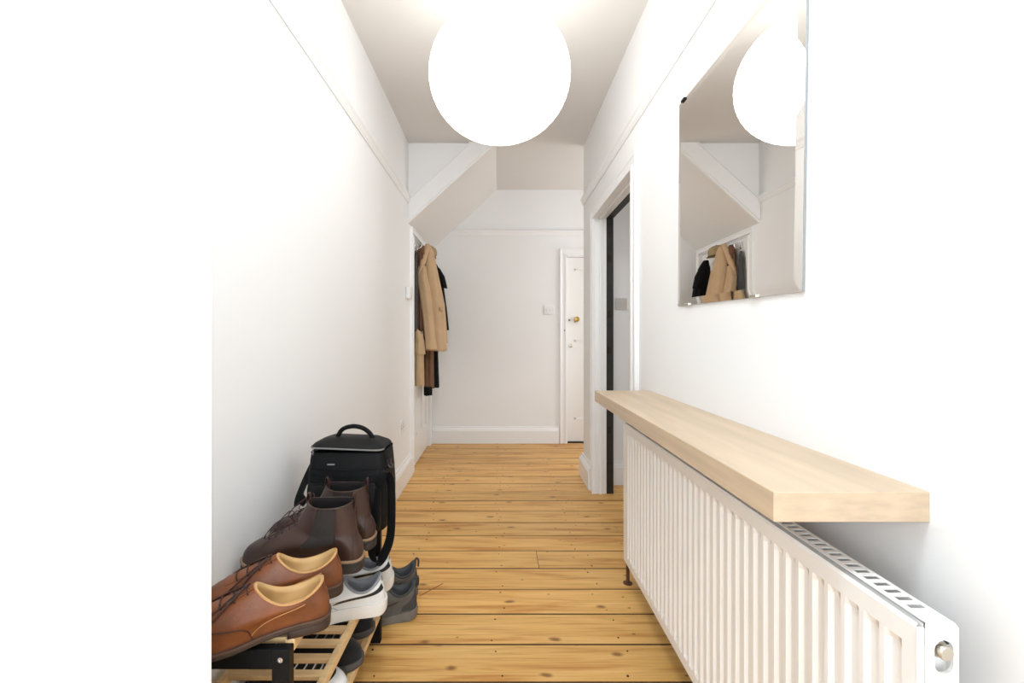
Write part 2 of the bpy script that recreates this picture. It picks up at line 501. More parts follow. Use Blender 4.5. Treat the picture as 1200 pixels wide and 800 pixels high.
mb = MB(); arch_head(mb, FD0, FD1, FDH, Pw); mb.build('architrave', M_TRIM, d1, angle=25)
box('threshold', FD0 - d1.location.x, FD1 - d1.location.x, -0.002, 0.10, -0.024, 0.004, M_SUB, d1)
kx = 0.80
knob = lathe('knob', [(0.024, 0), (0.024, 0.006), (0.010, 0.010), (0.010, 0.030), (0.022, 0.036), (0.027, 0.048), (0.022, 0.060), (0.006, 0.064)], l(kx, YF + 0.03, 1.276), M_BRASS, d1, axis=(0, -1, 0), n=24)
knob['label'] = 'round brass knob'
lathe('keyhole_cover', [(0.009, 0), (0.009, 0.004), (0.004, 0.005)], l(0.727, YF + 0.03, 1.268), M_NAIL, d1, axis=(0, -1, 0), n=14)
lathe('lock_cylinder', [(0.021, 0), (0.021, 0.005), (0.015, 0.008), (0.004, 0.008)], l(0.742, YF + 0.03, 1.003), M_NICKEL, d1, axis=(0, -1, 0), n=20)
lathe('strike_hole', [(0.007, 0), (0.007, 0.0015)], l(0.672, YF - 0.016, 1.162), M_NAIL, d1, axis=(0, -1, 0), n=12)

# right doorway (door_2): white outer lining, bare black inner part, no leaf in view
d2 = empty('door_2', (XR, (DR0 + DR1) / 2, 0)); struct(d2, 'white framed doorway with black inner rebate beside the shelf', 'doorway')
l = loc(d2)
XM = XR + 0.080
ji = MB()
ji.box(0, XM - XR, DR0 - 0.02 - d2.location.y, DR0 - d2.location.y, 0, DRH + 0.02)
ji.box(0, XM - XR, DR1 - d2.location.y, DR1 + 0.02 - d2.location.y, 0, DRH + 0.02)
ji.box(0, XM - XR, DR0 - d2.location.y, DR1 - d2.location.y, DRH, DRH + 0.02)
ji.build('door_lining', M_TRIM, d2, bevel=0.002)
st = MB()
st.box(0.028, 0.044, DR1 - 0.012 - d2.location.y, DR1 - d2.location.y, 0, DRH).box(0.028, 0.044, DR0 - d2.location.y, DR0 + 0.012 - d2.location.y, 0, DRH)
st.box(0.028, 0.044, DR0 - d2.location.y, DR1 - d2.location.y, DRH - 0.012, DRH)
st.build('door_stop', M_TRIM, d2)
jb = MB()
jb.box(XM - XR, 0.128, DR0 - 0.02 - d2.location.y, DR0 - d2.location.y, 0, DRH + 0.02)
jb.box(XM - XR, 0.128, DR1 - d2.location.y, DR1 + 0.02 - d2.location.y, 0, DRH + 0.02)
jb.box(XM - XR, 0.128, DR0 - d2.location.y, DR1 - d2.location.y, DRH, DRH + 0.02)
k = jb.build('black_rebate', M_BLACKWOOD, d2); k['label'] = 'bare black inner edge of the frame'
Pr = lambda s, d, t: l(XR - d, s, t)
mb = MB(); arch_side(mb, DR0, -1, DRH, Pr); mb.build('architrave', M_TRIM, d2, angle=25)
mb = MB(); arch_side(mb, DR1, 1, DRH, Pr); mb.build('architrave', M_TRIM, d2, angle=25)
mb = MB(); arch_head(mb, DR0, DR1, DRH, Pr); mb.build('architrave', M_TRIM, d2, angle=25)
for zz in (1.23, 0.98, 0.42, 1.62):
    box('strike_plate', 0.086, 0.112, DR1 - 0.001 - d2.location.y, DR1 + 0.001 - d2.location.y, zz, zz + 0.05, M_SUB, d2)

# cupboard door in the left wall (door_3)
d3 = empty('door_3', (XL, (DL0 + DL1) / 2, 0)); struct(d3, 'white panelled cupboard door under the stairs with coats on it', 'door')
l = loc(d3)
Pl = lambda s, d, t: l(XL - 0.004 + d, s, t)
a0, a1 = DL0 + 0.012, DL1 - 0.012
wpan = (a1 - a0 - 0.09 * 2 - 0.08 * 2) / 3
pans = []
for i in range(3):
    s = a0 + 0.09 + i * (wpan + 0.08)
    pans += [(s, s + wpan, 0.24, 1.15), (s, s + wpan, 1.30, 1.80)]
panel_door(d3, Pl, a0, a1, 0.012, DLH - 0.022, pans)
lin = MB()
for a in ((DL0 - 0.001, DL0 + 0.010, 0, DLH), (DL1 - 0.010, DL1 + 0.001, 0, DLH), (DL0, DL1, DLH - 0.010, DLH + 0.001)):
    pbox(lin, lambda s, d, t: l(XL + d, s, t), a[0], a[1], 0.0, -0.11, a[2], a[3])
lin.build('door_lining', M_TRIM, d3)
Pq = lambda s, d, t: l(XL + d, s, t)
mb = MB(); arch_side(mb, DL0 - 0.002, -1, DLH - 0.03, Pq); mb.build('architrave', M_TRIM, d3, angle=25)
mb = MB(); arch_side(mb, DL1 + 0.002, 1, DLH - 0.03, Pq); mb.build('architrave', M_TRIM, d3, angle=25)
mb = MB()
rs = [[Pq(s, b, DLH + a * 0.62) for a, b in ARC] for s in (DL0 - 0.07, DL1 + 0.07)]
mb.loops(rs); mb.build('architrave', M_TRIM, d3, angle=25)
box('door_catch', 0.0, 0.022, a1 - 0.02 - d3.location.y, a1 + 0.006 - d3.location.y, 0.74, 0.78, M_PLASTIC, d3, bevel=0.002)
for zz in (0.752, 0.768):
    cyl('screw', (0.0215, a1 - 0.008 - d3.location.y, zz), (0.0228, a1 - 0.008 - d3.location.y, zz), 0.004, M_NAIL, d3, n=10)

# ------------------------------------------------------------------ paper lantern
LC = Vector((0.002, 1.870, 2.190)); LR, LH = 0.295, 0.250
lan = tag(empty('paper_lantern', (LC.x, LC.y, CEIL)), 'large round white paper lantern glowing below the ceiling', 'ceiling light')
M_PAPER = emit_mat('glowing_paper', (1.0, 0.985, 0.955), LAMP)
M_PAPER2 = emit_mat('glowing_paper_rib', (1.0, 0.945, 0.84), LAMP * 0.72)
M_BULB = emit_mat('bulb_glow', (1.0, 0.93, 0.80), LAMP * 1.2)
zc = LC.z - CEIL
t_end = R(80.0)
NR = 26
prof = []
for i in range(NR * 4 + 1):
    t = -t_end + 2 * t_end * i / (NR * 4)
    q = (i % 4) / 4
    k = 1 - 0.012 * math.sin(PI * q) * (0.4 + 0.6 * abs(math.sin(t)))      # paper dips in between the ribs
    prof.append((LR * math.cos(t) ** 0.94 * k, zc + LH * math.sin(t) / math.sin(t_end)))
sh = lathe('paper_shade', prof, (0, 0, 0), M_PAPER, lan, n=72, cap0=False, cap1=False, angle=80)
for i in range(1, NR):
    t = -t_end + 2 * t_end * i / NR
    r = LR * math.cos(t) ** 0.94; z = zc + LH * math.sin(t) / math.sin(t_end)
    pts = [Vector((r * math.cos(a), r * math.sin(a), z)) for a in [2 * PI * j / 60 for j in range(60)]]
    rr = [[p + p.normalized() * (0.0011 * math.cos(b)) + Vector((0, 0, 0.0011 * math.sin(b))) for b in [2 * PI * j / 5 for j in range(5)]] for p in pts]
    mb = MB(); mb.loops(rr + [rr[0]], False, False); mb.build('rib', M_PAPER2, lan, smooth=True)
rb = LR * math.cos(t_end) ** 0.94
zb = zc - LH
pts = [[(( rb + 0.0022 * math.cos(b)) * math.cos(a), (rb + 0.0022 * math.cos(b)) * math.sin(a), zb + 0.0022 * math.sin(b)) for b in [2 * PI * j / 6 for j in range(6)]] for a in [2 * PI * j / 40 for j in range(41)]]
MB().loops(pts, False, False).build('bottom_ring', mat('lantern_wire', (0.30, 0.27, 0.22), 0.5), lan, smooth=True)
lathe('bulb', [(0.012, 0.10), (0.014, 0.07), (0.045, 0.02), (0.058, -0.03), (0.045, -0.07), (0.01, -0.085)], (0, 0, zc), M_BULB, lan, n=20)
cyl('cord', (0, 0, 0), (0, 0, zc + 0.10), 0.004, M_PLASTIC, lan, n=10)
lathe('ceiling_rose', [(0.045, 0), (0.045, -0.008), (0.03, -0.022), (0.008, -0.030)], (0, 0, 0), M_PLASTIC, lan, n=28)

# added fill light shaped as a flush ceiling dome, unseen above the viewpoint
pl_ = tag(empty('ceiling_dome_fill', (0.0, 0.30, CEIL)), 'added round opal fill light over the entrance end of the hall', 'ceiling light')
lathe('base', [(0.21, 0), (0.21, -0.02), (0.19, -0.03)], (0, 0, 0), M_PLASTIC, pl_, n=40)
lathe('fill_dome', [(0.200, -0.024), (0.198, -0.05), (0.165, -0.090), (0.09, -0.115), (0.002, -0.120)], (0, 0, 0), emit_mat('fill_glow', (0.84, 0.93, 1.0), ENTRANCE_FILL), pl_, n=40, cap0=False)

# ------------------------------------------------------------------ mirror
MY0, MY1, MZ0, MZ1 = 0.972, 1.650, 1.205, 1.945
XMF = XR - 0.010
mir = tag(empty('wall_mirror', (XR, (MY0 + MY1) / 2, MZ0), (0, 0, 0)), 'unframed rectangular wall mirror hanging over the wooden shelf', 'mirror')
mir.rotation_euler = (R(1.2), 0, 0)
cy = (MY0 + MY1) / 2
hw, hh = (MY1 - MY0) / 2, MZ1 - MZ0
bv = 0.024
mesh('mirror_glass', [(-0.0095, -hw + bv, bv), (-0.0095, hw - bv, bv), (-0.0095, hw - bv, hh - bv), (-0.0095, -hw + bv, hh - bv),
                      (-0.004, -hw + bv, bv), (-0.004, hw - bv, bv), (-0.004, hw - bv, hh - bv), (-0.004, -hw + bv, hh - bv)],
     [(0, 1, 2, 3), (7, 6, 5, 4), (0, 4, 5, 1), (1, 5, 6, 2), (2, 6, 7, 3), (3, 7, 4, 0)], M_MIRROR, mir)
oc = [(-hw, 0), (hw, 0), (hw, hh), (-hw, hh)]
ic = [(-hw + bv, bv), (hw - bv, bv), (hw - bv, hh - bv), (-hw + bv, hh - bv)]
for i in range(4):
    j = (i + 1) % 4
    v = [(-0.0062, *oc[i]), (-0.0062, *oc[j]), (-0.0095, *ic[j]), (-0.0095, *ic[i]), (-0.003, *oc[i]), (-0.003, *oc[j]), (-0.003, *ic[j]), (-0.003, *ic[i])]
    mesh('bevel_edge', v, [(0, 1, 2, 3), (7, 6, 5, 4), (0, 4, 5, 1), (2, 6, 7, 3), (1, 5, 6, 2), (3, 7, 4, 0)], M_MIRROR, mir)
box('backing', -0.0035, 0.0, -hw, hw, 0, hh, M_GLASSEDGE, mir)
MB().box(-0.0061, -0.0030, -hw - 0.0008, -hw - 0.0001, 0, hh).build('glass_edge', M_GLASSEDGE, mir)
for (yy, zz, m_) in ((-hw + 0.18, -0.002, M_NICKEL), (hw - 0.09, -0.002, M_NICKEL), (hw - 0.04, hh - 0.006, M_BLACK), (-hw + 0.04, hh - 0.006, M_BLACK)):
    box('clip', -0.0125, 0.0, yy - 0.014, yy + 0.014, zz, zz + 0.008, m_, mir, bevel=0.001)

# ------------------------------------------------------------------ shelf board over the radiator
SH0, SH1, SHX, SHZ = 0.690, 1.985, 0.427, 0.858
sh_root = MB().box(SHX - XR, 0, SH0 - 1.33, SH1 - 1.33, 0, 0.047).build('shelf_board', M_SHELF, None, bevel=0.0012, seg=1)
sh_root.location = (XR, 1.33, SHZ - 0.047)
tag(sh_root, 'thick pale wooden shelf board fixed above the radiator', 'shelf')

# ------------------------------------------------------------------ radiator
RY0, RY1, RX, RZ0, RZ1 = 0.585, 1.960, 0.549, 0.118, 0.722
rad = tag(empty('radiator', (RX, (RY0 + RY1) / 2, 0)), 'white ribbed panel radiator under the wooden shelf', 'radiator')
ry = (RY0 + RY1) / 2
cols = []
per = 0.0362
ys = [(RY0, 0)]
y = RY0 + 0.020
while y + per < RY1 - 0.016:
    ys += [(y, 0), (y + 0.006, 1), (y + 0.0215, 1), (y + 0.0275, 0)]
    y += per
ys.append((RY1, 0))
zs = [(RZ0, 0), (RZ0 + 0.030, 0), (RZ0 + 0.042, 1), (RZ1 - 0.046, 1), (RZ1 - 0.034, 0), (RZ1 - 0.006, 0), (RZ1, -0.4)]
v = []; f = []
for z, a in zs:
    for yy, b in ys:
        dd = 0.0062 * a * b if a >= 0 else 0.003
        v.append((dd, yy - ry, z))
n = len(ys)
for i in range(len(zs) - 1):
    for j in range(n - 1):
        f.append((i * n + j, i * n + j + 1, (i + 1) * n + j + 1, (i + 1) * n + j))
b0 = len(v)
for (yy, z) in ((RY0, RZ0), (RY1, RZ0), (RY1, RZ1), (RY0, RZ1)):
    v.append((0.010, yy - ry, z))
pnl = mesh('front_panel', v, f + [(b0, b0 + 1, b0 + 2, b0 + 3)], M_RAD, rad)
smooth_angle(pnl, 14)
# near rim of the front panel
for y_ in (RY0 - 0.0022, RY1 - 0.004):
    MB().box(0.0005, 0.0105, y_ - ry, y_ + 0.0045 - ry, RZ0, RZ1 - 0.005).build('panel_rim', M_RAD, rad, bevel=0.001, seg=1)
MB().box(0.012, 0.044, RY0 + 0.03 - ry, RY1 - 0.03 - ry, RZ0 + 0.03, RZ1 - 0.05).build('convector', M_FIN, rad)
# grille on top
gx0, gx1, gz = 0.0130, 0.0500, RZ1 + 0.002
fr = MB().box(gx0, gx0 + 0.009, RY0 - 0.004 - ry, RY1 + 0.004 - ry, gz - 0.003, gz).box(gx1 - 0.006, gx1, RY0 - 0.004 - ry, RY1 + 0.004 - ry, gz - 0.003, gz)
gr = fr.build('grille', M_RAD, rad, bevel=0.0008, seg=1)
MB().box(gx0 + 0.009, gx1 - 0.006, RY0 - ry, RY1 - ry, gz - 0.030, gz - 0.028).build('well_shade', M_DARK, gr)  # dark sheet painting in the shade inside the radiator below the bars
bar = None
y = RY0 + 0.026
while y < RY1 - 0.02:
    if bar is None:
        bar = MB().box(-0.0115, 0.0115, -0.0042, 0.0042, -0.0015, 0.0).build('grille_bar', M_RAD, gr)
        o = bar
    else:
        o = bar.copy(); COL.objects.link(o)
    o.location = ((gx0 + gx1 + 0.003) / 2, y - ry, gz - 0.0006)
    y += 0.0185
MB().box(gx0 + 0.009, gx1 - 0.006, RY0 - 0.004 - ry, RY0 + 0.026 - ry, gz - 0.012, gz - 0.0004).build('grille_end', M_RAD, gr)
# side panels (near one has a stadium-shaped cut-out around the air plug)
def side_panel(name, y0, y1, hole):
    x0, x1, z0, z1, r = 0.0104, 0.0510, RZ0 + 0.004, RZ1 + 0.0025, 0.007
    out = [(x0, z0), (x1, z0)]
    out += [(x1 - r + r * math.cos(a), z1 - r + r * math.sin(a)) for a in [PI / 2 * i / 5 for i in range(6)]]
    out += [(x0 + r * 0.5 + r * 0.5 * math.cos(a), z1 - r * .5 + r * .5 * math.sin(a)) for a in [PI / 2 + PI / 2 * i / 4 for i in range(5)]]
    bm = bmesh.new()
    def loop(pts):
        vs_ = [bm.verts.new((x, y0 - ry, z)) for x, z in pts]
        return [bm.edges.new((vs_[i], vs_[(i + 1) % len(vs_)])) for i in range(len(vs_))]
    es = loop(out)
    if hole:
        cx_, zt, zb_, rr = 0.0315, RZ1 - 0.031, RZ1 - 0.050, 0.0125
        hp = [(cx_ + rr * math.cos(a), zt + rr * math.sin(a)) for a in [PI * i / 10 for i in range(11)]]
        hp += [(cx_ + rr * math.cos(a), zb_ + rr * math.sin(a)) for a in [PI + PI * i / 10 for i in range(11)]]
        es += loop(hp)
    bmesh.ops.triangle_fill(bm, use_beauty=True, edges=es)
    ret = bmesh.ops.extrude_face_region(bm, geom=bm.faces[:])
    for g in ret['geom']:
        if isinstance(g, bmesh.types.BMVert): g.co.y += (y1 - y0)
    bmesh.ops.recalc_face_normals(bm, faces=bm.faces)
    me = bpy.data.meshes.new(name); bm.to_mesh(me); bm.free(); me.materials.append(M_RAD)
    o = bpy.data.objects.new(name, me); link(o, rad); smooth_angle(o, 35)
    return o
sp = side_panel('side_panel', RY0 - 0.006, RY0 - 0.002, True)
side_panel('side_panel', RY1 + 0.002, RY1 + 0.006, False)
MB().box(0.014, 0.050, RY0 + 0.010 - ry, RY0 + 0.012 - ry, RZ1 - 0.085, RZ1 - 0.012).build('inner_plate', M_RAD, sp)
pl = lathe('blanking_plug', [(0.0115, 0), (0.0115, 0.007), (0.0105, 0.009), (0.0092, 0.010), (0.0092, 0.0175), (0.0080, 0.0190), (0.001, 0.0192)], (0.0315, RY0 + 0.008 - ry, RZ1 - 0.034), M_NICKEL, rad, n=28, axis=(0.0, -1, 0))
pl['label'] = 'nickel blanking plug'
# brackets and pipe
for yy in (RY0 + 0.25, RY1 - 0.25):
    box('wall_bracket', 0.044, XR - RX - 0.001, yy - 0.015 - ry, yy + 0.015 - ry, 0.25, 0.62, M_RAD, rad)
tube('pipe', [(0.024, RY1 + 0.018 - ry, 0.0), (0.024, RY1 + 0.018 - ry, 0.10), (0.024, RY1 + 0.016 - ry, 0.145)], 0.0075, M_PIPE, rad, n=12)
lathe('pipe_collar', [(0.020, 0), (0.020, 0.003), (0.011, 0.006)], (0.024, RY1 + 0.018 - ry, 0.0), M_PIPE, rad, n=20)
lathe('valve', [(0.010, -0.012), (0.012, -0.008), (0.012, 0.010), (0.008, 0.014)], (0.024, RY1 + 0.016 - ry, 0.150), M_PIPE, rad, n=16)

# ------------------------------------------------------------------ wall fittings
def plate(name, c, nrm, w, h, m, label, cat, rockers=1, socket=False):
    """wall plate: body, rocker(s) or socket openings, screws.  nrm: '-y', '+x'"""
    root = tag(empty(name, c), label, cat)
    if nrm == '-y': P = lambda s, d, t: (s, -d, t)
    else: P = lambda s, d, t: (d, s, t)
    mb = MB(); pbox(mb, P, -w / 2, w / 2, 0, 0.009, -h / 2, h / 2); mb.build('face_plate', m, root, bevel=0.002)
    for i in range(rockers):
        x = (i - (rockers - 1) / 2) * 0.03
        if not socket:
            mb = MB(); pbox(mb, P, x - 0.007, x + 0.007, 0.008, 0.013, -0.013, 0.013); mb.build('rocker', m, root, bevel=0.0015)
        else:
            for dx_, dz_ in ((0, 0.012), (-0.011, -0.008), (0.011, -0.008)):
                mb = MB(); pbox(mb, P, x * 2 + dx_ - 0.003, x * 2 + dx_ + 0.003, 0.0085, 0.0094, dz_ - 0.004, dz_ + 0.004); mb.build('pin_hole', M_NAIL, root)
    for s in (-1, 1):
        mb = MB(); pbox(mb, P, s * w * 0.38 - 0.003, s * w * 0.38 + 0.003, 0.0085, 0.0096, -0.003, 0.003); mb.build('screw', M_NICKEL, root)
    return root
plate('light_switch', (0.512, YF, 1.373), '-y', 0.104, 0.100, M_PLASTIC, 'white light switch on the end wall beside the far door', 'switch', 2)
plate('light_switch', (0.905, 3.30, 1.340), '-y', 0.086, 0.086, M_GREYPLATE, 'grey light switch seen through the right doorway', 'switch', 2)
plate('wall_socket', (XL, 3.22, 0.445), '+x', 0.140, 0.094, M_PLASTIC, 'white socket plate low on the left wall past the bag', 'socket', 2, True)
th = tag(empty('room_thermostat', (XL, 3.41, 1.432)), 'small white thermostat on the left wall before the coats', 'thermostat')
box('body', 0, 0.034, -0.045, 0.045, -0.048, 0.048, M_PLASTIC, th, bevel=0.008, seg=3)
lathe('dial', [(0.020, 0), (0.019, 0.008), (0.004, 0.009)], (0.034, 0, 0.010), M_PLASTIC, th, n=24, axis=(1, 0, 0))
box('indicator', 0.0335, 0.0348, -0.008, 0.008, -0.034, -0.026, M_GREYPLATE, th)

# ------------------------------------------------------------------ shoe rack
KX0, KX1, KY0, KY1 = -0.690, -0.426, 0.900, 1.612
ZT, ZM, ZL = 0.470, 0.258, 0.112
rack = tag(empty('shoe_rack', ((KX0 + KX1) / 2, (KY0 + KY1) / 2, 0)), 'three-tier slatted pine shoe rack with black end frames', 'shoe rack')
l = loc(rack)
def rbox(name, x0, x1, y0, y1, z0, z1, m, parent=rack, bevel=0.0015):
    a = l(x0, y0, z0); b = l(x1, y1, z1)
    return box(name, a[0], b[0], a[1], b[1], a[2], b[2], m, parent, bevel=bevel, seg=1)
for (y0, y1) in ((KY0, KY0 + 0.022), (KY1 - 0.022, KY1)):
    for (x0, x1) in ((KX1 - 0.036, KX1), (KX0, KX0 + 0.036)):
        rbox('leg', x0, x1, y0, y1, 0, ZT - 0.006, M_BLACK)
    rbox('top_bar', KX0 + 0.036, KX1 - 0.036, y0, y1, ZT - 0.046, ZT - 0.006, M_BLACK)
    for z in (ZM, ZL):
        rbox('cross_bar', KX0 + 0.036, KX1 - 0.036, y0 + 0.003, y1 - 0.003, z - 0.046, z - 0.012, M_BLACK)
for s in (-0.018, ):
    for z in (ZT - 0.026,):
        a = l(KX1 - 0.018, KY0, z)
        o = lathe('screw', [(0.0055, 0), (0.0055, 0.0016), (0.0030, 0.0020), (0.0028, 0.0008), (0.0005, 0.0008)], a, M_CHROME, rack, n=16, axis=(0, -1, 0))
for zi, z in enumerate((ZT, ZM, ZL)):
    ya, yb = KY0 + (0.022 if zi else 0.003), KY1 - (0.022 if zi else 0.003)
    for (x0, x1) in ((KX1 - 0.019, KX1), (KX0, KX0 + 0.019)):
        if zi == 0:
            rbox('shelf_rail', x0, x1, KY0 + 0.022, KY1 - 0.022, z - 0.024, z, M_BAMBOO)
        else:
            rbox('shelf_rail', x0, x1, ya, yb, z - 0.022, z, M_BAMBOO)
    ns = 12
    for i in range(ns):
        y = KY0 + 0.030 + (KY1 - KY0 - 0.084) * i / (ns - 1)
        rbox('slat', KX0 + 0.019, KX1 - 0.019, y, y + 0.024, z - 0.013, z - 0.001, M_BAMBOO)

# ------------------------------------------------------------------ shoes
FOOT = [(0, 0), (.070, .014), (.103, .06), (.113, .15), (.110, .30), (.124, .45), (.152, .60), (.160, .73), (.138, .86), (.080, .965),
        (.005, 1.0), (-.075, .965), (-.122, .86), (-.142, .73), (-.132, .59), (-.104, .45), (-.094, .30), (-.104, .15), (-.098, .06), (-.068, .014)]
NU = 80
class Shoe:
    def __init__(s, L=0.30, width=1.0, flip=False, zt=None, toe_h=0.055, col=None, shaft=None, toe_flat=0.0, out=0.004, heel_bulge=0.006, vamp=0.09, vdrop=0.032, toe_taper=1.0):
        fx = -1 if flip else 1
        s.L = L; s.zt = zt
        base = []
        for x, y in FOOT:
            if y > 0.6: x *= 1 + (toe_taper - 1) * (y - 0.6) / 0.4
            base.append(Vector((x * L * width, y * L, 0)))
        if flip: base = [Vector((-p.x, p.y, 0)) for p in ([base[0]] + base[:0:-1])]
        s.B = catmull(base, NU, True)
        for p in s.B: p.z = zt(p.y / L)
        c = col
        s.C = []
        for i in range(NU):
            a = 2 * PI * i / NU
            cx, sx = math.cos(a), math.sin(a)
            y = c['y0'] + (c['y1'] - c['y0']) * (1 - cx) / 2
            wv = c['w'] * (abs(sx) ** c.get('pw', 0.8)) * (1 if sx > 0 else -1)
            wv *= 1 + c.get('wt', 0.0) * cx
            z = c['zs'] + (c['zh'] - c['zs']) * max(0, cx) ** c.get('ph', 2.2) + (c['zf'] - c['zs']) * max(0, -cx) ** c.get('pf', 2.0)
            s.C.append(Vector((wv, y, z)))
        s.T = None
        if shaft:
            s.T = []
            for i in range(NU):
                a = 2 * PI * i / NU; cx, sx = math.cos(a), math.sin(a)
                y = shaft['y0'] + (shaft['y1'] - shaft['y0']) * (1 - cx) / 2
                wv = shaft['w'] * (abs(sx) ** 0.85) * (1 if sx > 0 else -1)
                z = shaft['zs'] + (shaft['zh'] - shaft['zs']) * max(0, cx) ** 3 + (shaft['zf'] - shaft['zs']) * max(0, -cx) ** 3
                s.T.append(Vector((wv, y, z)))
        s.p = dict(toe_h=toe_h, out=out, hb=heel_bulge, vamp=vamp, vdrop=vdrop)
        s.ctr = Vector((0, L * 0.4, 0.04))
    def at(s, u, t):
        """surface: u 0 heel, .5 toe; t 0 sole .. 1 collar .. 2 shaft top"""
        u = (u % 1) * NU; i = int(u) % NU; k = u - int(u); j = (i + 1) % NU
        B = s.B[i].lerp(s.B[j], k); C = s.C[i].lerp(s.C[j], k)
        if t > 1 and s.T:
            T = s.T[i].lerp(s.T[j], k)
            q = t - 1
            return C.lerp(T, q)
        a = 2 * PI * u / NU
        toe = max(0, -math.cos(a)) ** 1.6; heel = max(0, math.cos(a)) ** 2; side = 1 - toe - heel
        h1 = s.p['toe_h'] * toe + 0.040 * heel + 0.048 * max(side, 0)
        od = Vector((math.sin(a), -math.cos(a), 0))
        P1 = B + od * (s.p['out'] * (1 - heel) + s.p['hb'] * heel) + Vector((0, 0, h1))
        P2 = C + od * (s.p['vamp'] * toe + 0.006 * max(side, 0) + 0.001 * heel) - Vector((0, 0, s.p['vdrop'] * toe + 0.018 * max(side, 0) + 0.022 * heel))
        t = min(max(t, 0), 1); q = 1 - t
        return B * q ** 3 + P1 * (3 * q * q * t) + P2 * (3 * q * t * t) + C * t ** 3
    def nrm(s, u, t):
        e = 0.004
        du = s.at(u + e, t) - s.at(u - e, t)
        t2 = min(t + 0.02, 2 if s.T else 1); t1 = max(t - 0.02, 0)
        dt = s.at(u, t2) - s.at(u, t1)
        n = du.cross(dt)
        if n.length < 1e-9: return Vector((0, 0, 1))
        n.normalize()
        return n
    def off(s, u, t, d): return s.at(u, t) + s.nrm(u, t) * d
    def top(s): return s.T if s.T else s.C
    def upper(s, m, root, name='upper'):
        ts = [i / 16 for i in range(17)] + ([1 + i / 8 for i in range(1, 9)] if s.T else [])
        rs = [[s.at(j / NU, t) for j in range(NU)] for t in ts]
        mb = MB(); mb.loops(rs, False, False)
        o = mb.build(name, m, root, smooth=True)
        return o
    def lining(s, m, root, zin, sc=0.80, th=0.0035):
        T = s.top(); c = sum(T, Vector()) / len(T)
        r0 = [p.copy() for p in T]
        inw = [(Vector((c.x, c.y, p.z)) - p).normalized() for p in T]
        r1 = [p + d * th + Vector((0, 0, 0.0015)) for p, d in zip(T, inw)]
        r2 = [p + d * (th * 1.5) - Vector((0, 0, 0.012)) for p, d in zip(T, inw)]
        rs = [r0, r1, r2]
        fb = []
        for i in range(NU):
            b = s.B[i]; y = min(b.y, s.L * 0.80)
            fb.append(Vector((b.x * sc, s.L * 0.03 + y * 0.94, zin + max(0, s.zt(b.y / s.L) - s.zt(0.5)) )))
        if s.T:
            r3 = [Vector((p.x * .88, c.y + (p.y - c.y) * .88, q.z)) for p, q in zip(s.C, s.C)]
            rs.append(r3)
        mid = [a.lerp(b, 0.55) for a, b in zip(rs[-1], fb)]
        rs += [mid, fb]
        mb = MB(); mb.loops(rs, False, False)
        o = mb.build('lining', m, root, smooth=True)
        return fb
    def insole(s, fb, m, root):
        mb = MB(); mb.loops([fb, [p + Vector((0, 0, 0.001)) for p in fb]])
        return mb.build('insole', m, root)
    def sole(s, m, root, name, e, top, bot, inset=0.003, y0=-1, y1=2, bev=0.002):
        """slab along the outline: top/bot are z functions of y/L"""
        pts = []
        n = NU
        for i in range(n):
            a = s.B[i - 1]; b = s.B[(i + 1) % n]
            t = (b - a); t.z = 0; t.normalize()
            nn = Vector((t.y, -t.x, 0))
            p = s.B[i] + nn * e
            if p.y / s.L > y1: p.y = y1 * s.L
            pts.append(p)
        T = lambda p: top(p.y / s.L); Bt = lambda p: bot(p.y / s.L)
        cc = Vector((0, s.L * 0.45, 0))
        def mk(k, zf):
            return [Vector((p.x * (1 - k), cc.y + (p.y - cc.y) * (1 - k * 0.35), zf(p))) for p in pts]
        rs = [mk(inset * 12, lambda p: Bt(p)), mk(inset * 2, lambda p: Bt(p) + bev), mk(0, lambda p: Bt(p) + (T(p) - Bt(p)) * 0.45), mk(0, lambda p: T(p) - bev), mk(inset * 4, lambda p: T(p))]
        mb = MB(); mb.loops(rs)
        return mb.build(name, m, root, angle=50)
    def patch(s, name, m, root, u0, u1, t0, t1, d, nu=14, nt=8, ft=None):
        """strip of material lying on the upper; ft(k)->(t0,t1) may vary along u"""
        g0 = []; g1 = []
        for i in range(nu + 1):
            k = i / nu; u = u0 + (u1 - u0) * k
            a, b = ft(k) if ft else (t0, t1)
            for j in range(nt + 1):
                t = a + (b - a) * j / nt
                g0.append(s.off(u, t, d)); g1.append(s.off(u, t, -0.0004))
        n1 = (nu + 1) * (nt + 1); v = g0 + g1; f = []
        I = lambda i, j: i * (nt + 1) + j
        for i in range(nu):
            for j in range(nt):
                q = (I(i, j), I(i + 1, j), I(i + 1, j + 1), I(i, j + 1))
                f.append(q); f.append(tuple(n1 + x for x in reversed(q)))
        for i in range(nu):
            for j in (0, nt):
                f.append((I(i, j), I(i + 1, j), n1 + I(i + 1, j), n1 + I(i, j)))
        for j in range(nt):
            for i in (0, nu):
                f.append((I(i, j), I(i, j + 1), n1 + I(i, j + 1), n1 + I(i, j)))
        o = mesh(name, v, f, m, root); smooth_angle(o, 50)
        return o
    def seam(s, name, m, root, uts, r=0.0008, d=0.0006, steps=24):
        pts = catmull([(u, t, 0) for u, t in uts], steps)
        return tube(name, [s.off(p.x, p.y, d) for p in pts], r, m, root, n=5)

def rim(s, m, root, r=0.0022, name='collar_edge'):
    T = s.top()
    rs = []
    for i in range(NU + 1):
        p = T[i % NU]; d = (T[(i + 1) % NU] - T[i - 1 if i else NU - 1]).normalized()
        u = Vector((0, 0, 1)); u = (u - d * u.dot(d)).normalized(); w = d.cross(u)
        rs.append(ring(p, u, w, r, 6))
    MB().loops(rs, False, False).build(name, m, root, smooth=True)

